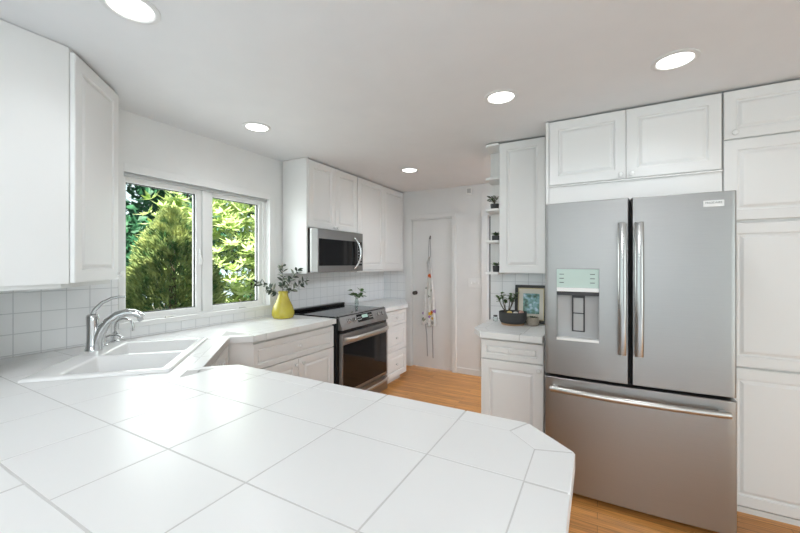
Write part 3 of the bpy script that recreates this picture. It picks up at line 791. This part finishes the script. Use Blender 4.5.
# ================================================================== FRIDGE
FY = 2.391
t = thing('refrigerator', 'large stainless french-door refrigerator with bottom freezer drawer', 'refrigerator', (.165, 2.8, 0))
MB().box(-.272, .602, FY + .072, 3.15, .03, 1.755, M_greyplastic, .004).build('body', t)
def bulge(x): return .013 * (1 - ((x - .165) / .452) ** 2)     # gently bowed fridge front
def fdoor(x0, x1, z0, z1, name):
    r_ = .008; pts = [(x1, FY + .062), (x0, FY + .062), (x0, FY + r_), (x0 + r_ * .3, FY + r_ * .3)]
    for k in range(25):
        x = x0 + r_ + (x1 - x0 - 2 * r_) * k / 24; pts.append((x, FY - bulge(x)))
    pts += [(x1 - r_ * .3, FY + r_ * .3), (x1, FY + r_)]
    tb_ = bmesh.new(); n = len(pts)
    zs = [(z0, .003), (z0 + .003, 0), (z1 - .003, 0), (z1, .003)]
    rings = [[tb_.verts.new((p[0], min(p[1] + d, FY + .062), z)) for p in pts] for z, d in zs]
    for a, b in zip(rings, rings[1:]):
        for k in range(n): tb_.faces.new((a[k], a[(k + 1) % n], b[(k + 1) % n], b[k]))
    tb_.faces.new(rings[0][::-1]); tb_.faces.new(rings[-1])
    bmesh.ops.recalc_face_normals(tb_, faces=tb_.faces[:])
    return MB().merge(tb_, M_steel, True).build(name, t)
dl = fdoor(-.284, .157, .730, 1.773, 'door'); drr = fdoor(.166, .613, .730, 1.773, 'door'); fz = fdoor(-.284, .615, .036, .713, 'freezer_drawer')
MB().box(-.275, .605, FY + .0625, FY + .0715, .06, 1.765, M_rubber).build('gasket', t)
MB().box(-.26, .59, FY + .08, FY + .5, .0, .03, M_rubber).build('base_grille', t)
# dispenser recess cut into the left door
DX0, DX1, DZ0, DZ1 = -.222, .014, .945, 1.378
cut = MB().box(DX0, DX1, FY - .02, FY + .052, DZ0, DZ1, M_steel).build('cut')
cut.location = (0, 0, 0)
mo = dl.modifiers.new('b', 'BOOLEAN'); mo.operation = 'DIFFERENCE'; mo.solver = 'EXACT'; mo.object = cut
bpy.context.view_layer.update()
me = bpy.data.meshes.new_from_object(dl.evaluated_get(bpy.context.evaluated_depsgraph_get())); dl.modifiers.clear(); dl.data = me
me.set_sharp_from_angle(angle=radians(30))
bpy.data.objects.remove(cut)
q = MB(); e = .005
q.box(DX0, DX0 + e, FY - .006, FY + .05, DZ0, DZ1, M_steel2).box(DX1 - e, DX1, FY - .011, FY + .05, DZ0, DZ1, M_steel2)
q.box(DX0 + e, DX1 - e, FY - .002, FY + .05, DZ1 - e, DZ1, M_steel2).box(DX0 + e, DX1 - e, FY - .013, FY + .05, DZ0, DZ0 + .014, M_badge)
q.box(DX0 + e, DX1 - e, FY + .047, FY + .0515, DZ0 + .014, DZ1 - e, M_greyplastic)
dsp = q.build('dispenser', dl)
q = MB().box(DX0 + e, DX1 - e, FY - .006, FY + .046, 1.262, DZ1 - e, M_mint, .002).box(DX0 + e, DX1 - e, FY - .007, FY + .046, 1.238, 1.262, M_badge, .002)
q.box(DX0 + e, DX1 - e, FY + .002, FY + .046, 1.215, 1.238, M_ink)
for s in (0, 1):
    for k in range(3): q.box(DX0 + .02 + s * .165, DX0 + .045 + s * .165, FY - .0066, FY - .0055, 1.29 + k * .025, 1.294 + k * .025, M_ink)
q.build('touch_screen', dsp)
xc_ = (DX0 + DX1) / 2 + .004
q = MB().box(xc_ - .035, xc_ + .035, FY + .03, FY + .0468, .995, 1.214, M_ink, .003).box(xc_ - .027, xc_ + .027, FY + .022, FY + .0298, 1.003, 1.105, M_paddle, .003).box(xc_ - .027, xc_ + .027, FY + .022, FY + .0298, 1.110, 1.20, M_paddle, .003)
q.build('paddle', dsp)
# handles
def vhandle(d, x):
    q = MB(); n = 12; pts = [(x, FY - .042 - .020 * (1 - (2 * k / n - 1) ** 2), .898 + (1.632 - .898) * k / n) for k in range(n + 1)]
    q.tube(pts, .021, M_handle, 14, ((0, 1, 0), .5))
    for z in (.925, 1.605): q.box(x - .014, x + .014, FY - .034, FY + .0005, z - .02, z + .02, M_nickel, .004)
    q.build('handle', d)
vhandle(dl, .121); vhandle(drr, .200)
q = MB(); n = 18
pts = [(-.25 + (.58 + .25) * k / n, FY - .040 - .028 * (1 - (2 * k / n - 1) ** 2), .652) for k in range(n + 1)]
q.tube(pts, .0165, M_nickel, 14)
for x in (-.225, .555): q.box(x - .016, x + .016, FY - .034, FY + .0005, .64, .664, M_nickel, .004)
q.build('handle', fz)
bd = MB().box(.480, .563, FY - .0088, FY - .003, 1.697, 1.729, M_badge, .0015).build('badge', drr)
text('FRIGIDAIRE', .014, (.5215, FY - .0092, 1.7165), (radians(90), 0, 0), M_ink, 'lettering', bd, width=.066)

# ================================================================== CEILING LIGHTS
def ceiling_light(label):
    t = thing('recessed_light', label, 'ceiling light', (0, 0, 0), 'recessed ceiling lights')
    MB().lathe([(.098, 0), (.098, -.004), (.092, -.007), (.079, -.0075), (.074, -.003), (.074, 0)], (0, 0, 0), M_lightring, 36, cap=False).build('trim_ring', t)
    MB().lathe([(.075, -.001), (.075, -.0028), (.001, -.0032)], (0, 0, 0), M_lightlens, 36).build('lens', t)
    return t
LP = [((-1.590, .727), 'round recessed ceiling light nearest the camera, above the sink side of the peninsula'),
      ((-2.176, 1.805), 'round recessed ceiling light above the window'),
      ((-.505, 2.18), 'round recessed ceiling light above the floor in front of the narrow wall cabinet'),
      ((-1.75, 3.407), 'round recessed ceiling light farthest away, above the floor before the white door'),
      ((.333, 2.195), 'round recessed ceiling light above the steel fridge front')]
L0 = ceiling_light(LP[0][1])
for k, ((x, y), lb) in enumerate(LP):
    if k == 0: L0.location = (x, y, CE - .0005)
    else: copy_thing(L0, (x, y, CE - .0005), lb)
    l = lamp('recessed_lamp_glow', 'SPOT', (x, y, CE - .02), (0, 0, 0), PW['recessed'], color=(.92, .96, 1))
    l.data.spot_size = radians(150); l.data.spot_blend = .8; l.data.shadow_soft_size = .07

# ================================================================== SMALL FIXTURES
t = thing('light_switch', 'white three-gang light switch plate right of the white door', 'light switch', (-1.352, YD, 1.165))
MB().box(-1.437, -1.268, YD - .006, YD, 1.108, 1.224, M_plastic, .002).build('plate', t)
for k in (-1, 0, 1): MB().box(-1.352 + k * .047 - .006, -1.352 + k * .047 + .006, YD - .016, YD - .0055, 1.152, 1.178, M_plastic, .002).build('toggle', t)
t = thing('door_chime', 'small grey wall box high on the end wall near the ceiling', 'door chime', (-1.42, YD, 2.33))
MB().box(-1.458, -1.385, YD - .03, YD, 2.285, 2.37, M_plastic, .004).build('housing', t)
MB().box(-1.445, -1.398, YD - .0315, YD - .0295, 2.30, 2.355, M_greyplastic).build('cover', t)

# ================================================================== APRON
t = thing('apron_hook', 'small dark hook on the upper half of the white door', 'hook', (-1.97, YD + .012, 1.75))
MB().box(-1.978, -1.962, YD + .007, YD + .012, 1.735, 1.785, M_bronze, .002).tube([(-1.97, YD + .008, 1.75), (-1.97, YD - .014, 1.742), (-1.97, YD - .02, 1.758)], .004, M_bronze).build('hook_arm', t)
t = thing('apron', 'pale floral apron with long grey ties hanging from the hook on the white door', 'apron', (-1.97, YD - .02, 1.2))
prof = [(1.50, -1.988, -1.952), (1.42, -2.028, -1.945), (1.30, -2.01, -1.942), (1.24, -2.00, -1.935), (1.16, -2.03, -1.93), (1.0, -2.055, -1.905), (.85, -2.06, -1.89), (.72, -2.08, -1.872), (.575, -2.098, -1.852)]
bm = bmesh.new(); nu, nv = 40, 90; rows = []
for j in range(nv + 1):
    z = 1.50 - (1.50 - .575) * j / nv
    for a, b in zip(prof, prof[1:]):
        if a[0] >= z >= b[0] - 1e-6:
            f = (a[0] - z) / (a[0] - b[0]); x0 = a[1] + (b[1] - a[1]) * f; x1 = a[2] + (b[2] - a[2]) * f; break
    row = []
    for i in range(nu + 1):
        u = i / nu; fold = .010 * sin(u * 19 + j * .03) + .006 * sin(u * 37 + 1 + j * .05)
        row.append(bm.verts.new((x0 + (x1 - x0) * u, YD - .012 + fold, z + (.012 * sin(u * 9) if j == nv else 0))))
    rows.append(row)
fl = [(-1.972, 1.245, .026, M_orange), (-1.955, 1.232, .018, M_orange), (-1.958, .74, .035, M_yellow), (-1.94, .76, .025, M_orange), (-1.90, .775, .026, M_purple), (-1.975, .70, .02, M_purple), (-2.07, .74, .02, M_purple), (-1.93, .68, .022, M_yellow), (-1.98, .97, .018, M_leafgrey), (-1.95, 1.05, .016, M_leafgrey), (-2.02, 1.08, .016, M_leafgrey), (-2.06, .66, .03, M_leafgrey), (-1.93, .62, .025, M_tape), (-2.0, .60, .02, M_tape)]
q = MB(); q.mi(M_cloth); vm = {}
for row in rows:
    for v in row: vm[v] = q.bm.verts.new(v.co)
for j in range(nv):
    for i in range(nu):
        f = q.bm.faces.new([vm[rows[j][i]], vm[rows[j][i + 1]], vm[rows[j + 1][i + 1]], vm[rows[j + 1][i]]]); c = f.calc_center_median(); f.smooth = True
        f.material_index = 0
        for x, z, r, mt in fl:
            a = math.atan2(c.z - z, c.x - x)
            if (c.x - x) ** 2 + (c.z - z) ** 2 < (r * (.8 + .2 * cos(5 * a))) ** 2: f.material_index = q.mi(mt)
bm.free()
sk_ = q.build('cloth', t); so = sk_.modifiers.new('thickness', 'SOLIDIFY'); so.thickness = .002
MB().tube([(-1.986, YD - .012, 1.49), (-1.981, YD - .016, 1.62), (-1.976, YD - .012, 1.755), (-1.970, YD - .010, 1.764), (-1.964, YD - .012, 1.755), (-1.957, YD - .016, 1.62), (-1.954, YD - .012, 1.49)], .005, M_tape, 6, ((0, 1, 0), .4)).build('neck_strap', t)
MB().tube([(-2.03, YD - .014, .60), (-2.012, YD - .012, .45), (-2.008, YD - .01, .3), (-2.002, YD - .012, .165)], .008, M_tape, 6, ((0, 1, 0), .3)).build('tie', t)
MB().tube([(-1.925, YD - .014, .60), (-1.93, YD - .012, .45), (-1.925, YD - .01, .3), (-1.92, YD - .012, .15)], .008, M_tape, 6, ((0, 1, 0), .3)).build('tie', t)

# ================================================================== PLANTS AND DECORATION INDOORS
def leaf(m, base, d, up, L, Wd, mt, bend=.15):
    """pointed oval leaf with a folded midrib"""
    base = Vector(base); d = Vector(d).normalized(); w = d.cross(Vector(up))
    w = w.normalized() if w.length > 1e-4 else d.orthogonal().normalized(); n = w.cross(d).normalized()
    st_ = [(0, .05), (.25, .75), (.5, 1), (.78, .68), (1, .03)]
    i = m.mi(mt); prev = None
    for f, wd in st_:
        c = base + d * L * f - n * L * bend * f * f
        ring = [m.bm.verts.new(c + w * Wd * .5 * wd + n * Wd * .12 * wd), m.bm.verts.new(c), m.bm.verts.new(c - w * Wd * .5 * wd + n * Wd * .12 * wd)]
        if prev:
            for k in (0, 1):
                fc = m.bm.faces.new((prev[k], prev[k + 1], ring[k + 1], ring[k])); fc.material_index = i; fc.smooth = True
        prev = ring
rnd = random.Random(3)
vb = Vector((-2.5, 2.36, CT + .001))
v = MB().lathe([(.055, 0), (.088, .004), (.099, .03), (.098, .065), (.084, .11), (.062, .155), (.047, .195), (.042, .22), (.045, .238), (.047, .242), (.041, .242), (.037, .22), (.04, .19), (.05, .15), (.02, .12), (.001, .12)], vb, M_vase, 32, cap=False).build('pear_vase')
tag(v, 'yellow pear-shaped glazed vase on the tiled counter left of the range', 'vase')
sprigs = [((-.02, -.27, .10), 'olive sprig leaning left over the window sill from the yellow vase', 9),
          ((.03, -.03, .24), 'tallest upright olive sprig in the yellow vase', 8),
          ((.05, .13, .20), 'dark olive sprig leaning right out of the yellow vase', 8),
          ((.06, .23, .09), 'lowest olive sprig reaching right towards the range from the yellow vase', 8)]
top = vb + Vector((0, 0, .235))
for k, (d, lb, nl) in enumerate(sprigs):
    root = vb + Vector((0, 0, .14)); mid = top + Vector((.012 * (k - 1.5), .012 * (k - 1.5), .01)); end = top + Vector(d)
    t = thing('olive_sprig', lb, 'sprig', top, 'olive sprigs in the yellow vase')
    P = []
    for i in range(9):
        f = i / 8; P.append(root * (1 - f) ** 2 + mid * 2 * f * (1 - f) + end * f * f)
    MB().tube(P, [.0025 - .0015 * i / 8 for i in range(9)], M_stem, 6).build('stem', t)
    q = MB()
    for i in range(nl * 4):
        f = .42 + .58 * i / (nl * 4 - 1); j = min(7, int(f * 8)); p = P[j].lerp(P[j + 1], f * 8 - j); dr = (P[j + 1] - P[j]).normalized()
        sd = dr.orthogonal().normalized(); sd.rotate(Matrix.Rotation(rnd.uniform(0, 6.28), 3, dr))
        dd = dr * rnd.uniform(.3, .8) + sd * (1 if i % 2 else -1)
        leaf(q, p, dd, (rnd.uniform(-1, 1), rnd.uniform(-1, 1), .6), rnd.uniform(.045, .068), rnd.uniform(.017, .025), M_leafdk if rnd.random() < .68 else M_leafgrey)
    q.build('leaves', t)

# glass posy behind the range
gb2 = Vector((-2.49, 3.485, CT + .001))
t = thing('glass_bud_vase', 'tiny clear glass vase on the counter beyond the range', 'vase', gb2)
MB().lathe([(.02, 0), (.022, .004), (.022, .05), (.016, .065), (.017, .085), (.0155, .085), (.0145, .066), (.0205, .05), (.0205, .006), (.001, .005)], gb2, M_jar, 18, cap=False).build('glass', t)
t = thing('leafy_cutting', 'small green leafy cutting standing in the tiny glass vase', 'plant', gb2 + Vector((0, 0, .08)))
q = MB(); sm = MB()
for k in range(11):
    a = k * 2.4; e_ = gb2 + Vector((.06 * cos(a) * rnd.uniform(.5, 1), .085 * sin(a) * rnd.uniform(.5, 1), .125 + rnd.uniform(-.02, .05)))
    sm.tube([gb2 + Vector((0, 0, .02)), gb2 + Vector((0, 0, .08)), e_], .0013, M_stem, 5)
    leaf(q, e_ - (e_ - top) * 0, (cos(a), 1.2 * sin(a), rnd.uniform(-.2, .4)), (0, 0, 1), rnd.uniform(.06, .075), .055, M_leafgr)
    leaf(q, e_, (cos(a + 1), sin(a + 1), rnd.uniform(.2, .9)), (rnd.uniform(-1, 1), rnd.uniform(-1, 1), 1), .06, .045, M_leafgr)
sm.build('stem', t); q.build('leaves', t)

# bowl garden by the fridge
bc = Vector((-.598, 2.985, CT))
pl = MB().lathe([(.07, .001), (.086, .004), (.09, .014), (.084, .016), (.001, .016)], bc, M_woodlt, 32).build('wooden_saucer')
tag(pl, 'round pale wooden saucer under the charcoal planter bowl', 'saucer')
b0 = bc + Vector((0, 0, .0165))
t = thing('planter_bowl', 'wide charcoal stoneware planter bowl on the wooden saucer', 'planter', b0)
MB().lathe([(.075, 0), (.095, .006), (.106, .03), (.108, .085), (.108, .09), (.102, .09), (.100, .06), (.001, .06)], b0, M_bowl, 36).build('bowl', t)
MB().lathe([(.1005, .0605), (.099, .074), (.04, .078), (.001, .078)], b0, M_soil, 28).build('soil', t)
s0 = b0 + Vector((-.045, .0, .076))
t = thing('jade_plant', 'small jade plant with two forked stems growing in the charcoal bowl', 'plant', s0)
q = MB(); sm = MB()
for (dx, dy, dz) in ((-.075, 0, .13), (-.05, .03, .155), (.03, -.01, .15), (.045, .02, .125), (-.015, -.02, .11), (.07, .0, .16)):
    e_ = s0 + Vector((dx, dy, dz)); b1 = s0 + Vector((.01 if dx > 0 else -.008, 0, 0)); md = b1 + (e_ - b1) * .55 + Vector((0, 0, -.012))
    sm.tube([b1, b1.lerp(md, .5), md, e_], [.0048, .0042, .0036, .0022], M_stem, 7)
    for k in range(13):
        a = rnd.uniform(0, 6.28); p = md.lerp(e_, rnd.uniform(.35, 1.05))
        leaf(q, p, (cos(a), sin(a), rnd.uniform(-.1, .9)), (0, 0, 1), rnd.uniform(.028, .042), rnd.uniform(.02, .028), M_leafgr, .05)
sm.build('stem', t); q.build('leaves', t)
def pebble(c, rx, ry, rz, mt, lb):
    b_ = bmesh.new(); bmesh.ops.create_icosphere(b_, subdivisions=3, radius=1)
    for vv in b_.verts:
        n_ = 1 + .08 * sin(vv.co.x * 3 + 1) * cos(vv.co.y * 4); vv.co = Vector((vv.co.x * rx * n_, vv.co.y * ry * n_, vv.co.z * rz)) + Vector(c)
    tag(MB().merge(b_, mt, True).build('pebble'), lb, 'pebble')
pebble(b0 + Vector((-.012, -.062, .089)), .022, .018, .0125, M_stone1, 'yellow pebble in the charcoal planter bowl beside the jade stem')
pebble(b0 + Vector((.032, -.050, .087)), .020, .016, .010, M_stone2, 'white pebble in the middle of the charcoal planter bowl')
pebble(b0 + Vector((.072, -.030, .091)), .021, .018, .015, M_stone3, 'pink pebble at the right rim of the charcoal planter bowl')

pc2 = Vector((-.452, 3.03, CT + .001))
t = thing('clay_pot', 'small speckled tan clay pot in front of the picture frame', 'pot', pc2)
MB().lathe([(.036, 0), (.045, .006), (.049, .03), (.046, .062), (.044, .066), (.040, .064), (.041, .05), (.001, .048)], pc2, M_pottan, 26).build('pot', t)
MB().lathe([(.041, .049), (.02, .055), (.001, .056)], pc2, M_soil, 18).build('soil', t)
t = thing('succulent', 'dark low succulent growing in the tan clay pot', 'plant', pc2 + Vector((0, 0, .054)))
q = MB()
for k in range(22):
    a = k * 2.4; r_ = .006 + .0012 * k
    leaf(q, pc2 + Vector((r_ * cos(a), r_ * sin(a), .054)), (cos(a), sin(a), 1.1 - k * .03), (0, 0, 1), .026, .011, M_leafdk if k % 3 else M_leafgr, .02)
q.build('leaves', t)

# framed picture leaning on the tiles
fl_ = Matrix.Translation((-.612, 3.125, CT + .004)) @ Matrix.Rotation(radians(-7), 4, 'X')
t = thing('picture_frame', 'black framed woodland picture with cream mat leaning on the tiles behind the bowl', 'picture', (-.47, 3.12, CT))
q = MB(); w_, h_, b_ = .256, .312, .025
for a in ((0, w_, 0, b_), (0, w_, h_ - b_, h_), (0, b_, b_, h_ - b_), (w_ - b_, w_, b_, h_ - b_)): q.box(a[0], a[1], 0, .02, a[2], a[3], M_frameblk, .003, frame=fl_)
q.build('frame', t)
q = MB(); g_ = .007
for a in ((b_, w_ - b_, b_, b_ + g_), (b_, w_ - b_, h_ - b_ - g_, h_ - b_), (b_, b_ + g_, b_ + g_, h_ - b_ - g_), (w_ - b_ - g_, w_ - b_, b_ + g_, h_ - b_ - g_)): q.box(a[0], a[1], .004, .016, a[2], a[3], M_gold, frame=fl_)
q.build('fillet', t)
MB().box(b_ + g_, w_ - b_ - g_, .010, .016, b_ + g_, h_ - b_ - g_, M_matb, frame=fl_).build('mat_board', t)
MB().box(.066, w_ - .062, .0085, .0099, .075, h_ - .07, M_pic, frame=fl_).build('picture', t)
jp = Vector((-.765, 3.10, CT + .001))
t = thing('glass_jar', 'tiny clear jar with a dark lid left of the charcoal bowl', 'jar', jp)
MB().lathe([(.018, 0), (.02, .004), (.02, .03), (.016, .036), (.016, .04)], jp, M_jar, 16).build('glass', t)
MB().lathe([(.017, .0405), (.0175, .052), (.001, .053)], jp, M_bronze, 16).build('lid', t)

# pots on the end shelf
def shelf_plant(x, y, z, r, h, square, lp, plabel, kind):
    b_ = Vector((x, y, z))
    t = thing('plant_pot', lp, 'pot', b_, 'dark pots on the end shelf')
    if square: MB().box(x - r, x + r, y - r, y + r, z, z + h, M_pot, .005).build('pot', t)
    else: MB().lathe([(r * .78, 0), (r * .9, .003), (r, h), (r * .9, h), (r * .86, h - .008), (.001, h - .008)], b_, M_pot, 20).build('pot', t)
    MB().lathe([(r * .84, h - .0075 if not square else h), (.001, (h - .004) if not square else h + .003)], b_, M_soil, 14, cap=False).build('soil', t)
    c = b_ + Vector((0, 0, h))
    t = thing('shelf_plant', plabel, 'plant', c, 'small plants on the end shelf')
    q = MB(); sm = MB()
    if kind == 'bushy':
        for k in range(16):
            a = k * 2.4; rr = rnd.uniform(.02, .075); e_ = c + Vector((-.012 + rr * cos(a) * .75, rr * sin(a), rnd.uniform(.02, .085)))
            e_.x = min(e_.x, -.722)
            sm.tube([c, c.lerp(e_, .5) + Vector((0, 0, .012)), e_], .0013, M_stem, 5)
            for i in range(6):
                a2 = rnd.uniform(0, 6.28); pp = c.lerp(e_, rnd.uniform(.5, 1)); dd = Vector((cos(a2) * .8, sin(a2), rnd.uniform(-.1, .8)))
                if pp.x + dd.x * .02 > -.712: dd.x = -abs(dd.x)
                leaf(q, pp, dd, (0, 0, 1), rnd.uniform(.018, .028), .013, M_leafgr if rnd.random() < .6 else M_leafdk)
    else:
        for k in range(20):
            a = k * 2.4; r_ = .004 + .0008 * k
            leaf(q, c + Vector((r_ * cos(a), r_ * sin(a), 0)), (cos(a), sin(a), 1.5 - k * .05), (0, 0, 1), rnd.uniform(.03, .042), .014, M_leafgr if k % 2 else M_leafdk, .04)
        sm.tube([c - Vector((0, 0, .002)), c + Vector((0, 0, .012))], .005, M_stem, 6)
    sm.build('stem', t); q.build('leaves', t)
shelf_plant(-.757, 3.045, 1.8595, .036, .048, False, 'wide round black pot holding the bushy plant, third board up of the end shelf', 'bushy trailing green plant, the largest on the end shelf', 'bushy')
shelf_plant(-.748, 3.045, 1.5995, .027, .043, True, 'square black pot on the second board from the bottom of the end shelf', 'small upright succulent on the second board from the bottom of the end shelf', 'suc')
shelf_plant(-.746, 3.045, 1.3375, .028, .052, False, 'tapered black pot on the lowest board of the end shelf', 'small rosette succulent on the lowest board of the end shelf', 'suc')

# ================================================================== GARDEN
MB().box(-16, -2.83, -6, 14, -.35, -.3, M_ground).build('trim_5', kind='structure', label='garden ground outside the window')
rg = random.Random(11)
def cards(name, parent, items, mt):
    """items: list of (centre, direction, side, length, width): folded pointed leaves, one mesh"""
    vs, fs = [], []
    for c, d, w, L, Wd in items:
        d = d.normalized(); w = (w - d * w.dot(d)).normalized(); n = d.cross(w)
        i = len(vs)
        vs += [c, c + d * L * .45 + w * Wd * .5 + n * Wd * .15, c + d * L, c + d * L * .45 - w * Wd * .5 + n * Wd * .15]
        fs += [(i, i + 1, i + 2), (i, i + 2, i + 3)]
    me = bpy.data.meshes.new(name); r = Vector((0, 0, 0)); p = parent
    while p is not None: r += p.location; p = p.parent
    me.from_pydata([tuple(v - r) for v in vs], [], fs); me.materials.append(mt); me.update()
    o = bpy.data.objects.new(name, me); COL.objects.link(o); o.parent = parent; return o
def rv(): return Vector((rg.gauss(0, 1), rg.gauss(0, 1), rg.gauss(0, 1))).normalized()
def conifer(x, y, h, R, n, label):
    t = thing('conifer_shrub', label, 'shrub', (x, y, -.3))
    MB().tube([(x, y, -.3), (x, y, h * .5), (x, y, h * .9)], [.06, .04, .015], M_bark, 8).build('trunk', t)
    it = []
    for _ in range(n):
        f = rg.random() ** .8; z = -.25 + (h + .25) * f
        rad = R * (1 - f ** 1.9) ** .8 * (.78 + .26 * rg.random()); a = rg.uniform(0, 6.283)
        rad *= 1 + .10 * sin(a * 5 + z * 7) + .06 * sin(a * 9 - z * 11)
        c = Vector((x + rad * cos(a), y + rad * sin(a), z))
        out = Vector((cos(a), sin(a), .9)) + rv() * .55
        it.append((c, out, rv(), rg.uniform(.05, .11), rg.uniform(.016, .03)))
    cards('foliage', t, it, M_conifer)
conifer(-4.35, 2.42, 2.02, .66, 20000, 'dense conical green conifer shrub outside the left window sash')
def broadleaf(x, y, h, R, n, label, L=(.11, .19), name='rhododendron', mt=None, zlo=-.2):
    t = thing(name, label, 'shrub', (x, y, -.3)); mt = mt or M_rhodo
    sm = MB(); it = []
    whorls = n // 9
    for k in range(whorls):
        a = rg.uniform(0, 6.283); f = rg.random() ** .5; z = zlo + (h - zlo) * rg.random()
        rr = R * f * (1 - .45 * max(0, z / h) ** 3)
        c = Vector((x + rr * cos(a), y + rr * sin(a), z))
        if k % 40 == 0: sm.tube([(x + .1 * cos(a), y + .1 * sin(a), -.3), (x + rr * .5 * cos(a), y + rr * .5 * sin(a), z * .4 - .1), tuple(c)], [.012, .008, .003], M_bark, 5)
        up = Vector((cos(a) * f * .6, sin(a) * f * .6, 1)).normalized()
        for i in range(9):
            s = up.orthogonal().normalized(); s.rotate(Matrix.Rotation(i * 2.4 + rg.uniform(-.3, .3), 3, up))
            d = s + up * rg.uniform(.05, .9)
            it.append((c, d, d.cross(up), rg.uniform(*L), rg.uniform(.034, .055) * L[1] / .17))
    sm.build('branches', t); cards('foliage', t, it, mt)
broadleaf(-5.0, 3.85, 2.6, .95, 7500, 'sunlit broad-leaved bright green shrub outside the right window sash')
broadleaf(-5.45, 2.98, 2.42, .38, 620, 'pale leafy shrub rising just behind the conical conifer', zlo=1.2)
def tree(x, y, h, R, n, label):
    t = thing('shade_tree', label, 'tree', (x, y, -.3), 'dark trees behind the garden shrubs')
    MB().tube([(x, y, -.3), (x + .1, y, h * .4), (x, y + .1, h * .8)], [.16, .12, .04], M_bark, 9).build('trunk', t)
    it = []; cl = [Vector((x + rg.gauss(0, R * .5), y + rg.gauss(0, R * .5), h * (.05 + .95 * rg.random()))) for _ in range(60)]
    for _ in range(n):
        c = rg.choice(cl) + rv() * rg.uniform(.05, .5)
        it.append((c, rv() + Vector((0, 0, -.2)), rv(), rg.uniform(.16, .3), rg.uniform(.09, .16)))
    cards('foliage', t, it, M_dark)
tree(-8.0, 3.3, 5.2, 1.1, 9000, 'dark green shade tree seen at the left edge of the window')
tree(-9.8, 5.7, 5.2, 1.3, 9000, 'dark green shade tree behind the conifer in the window')
tree(-8.9, 8.2, 5.2, 1.3, 9000, 'dark green shade tree behind the bright shrub in the right window sash')
tree(-8.0, 10.9, 5.2, 1.2, 9000, 'dark green shade tree farthest right behind the window')
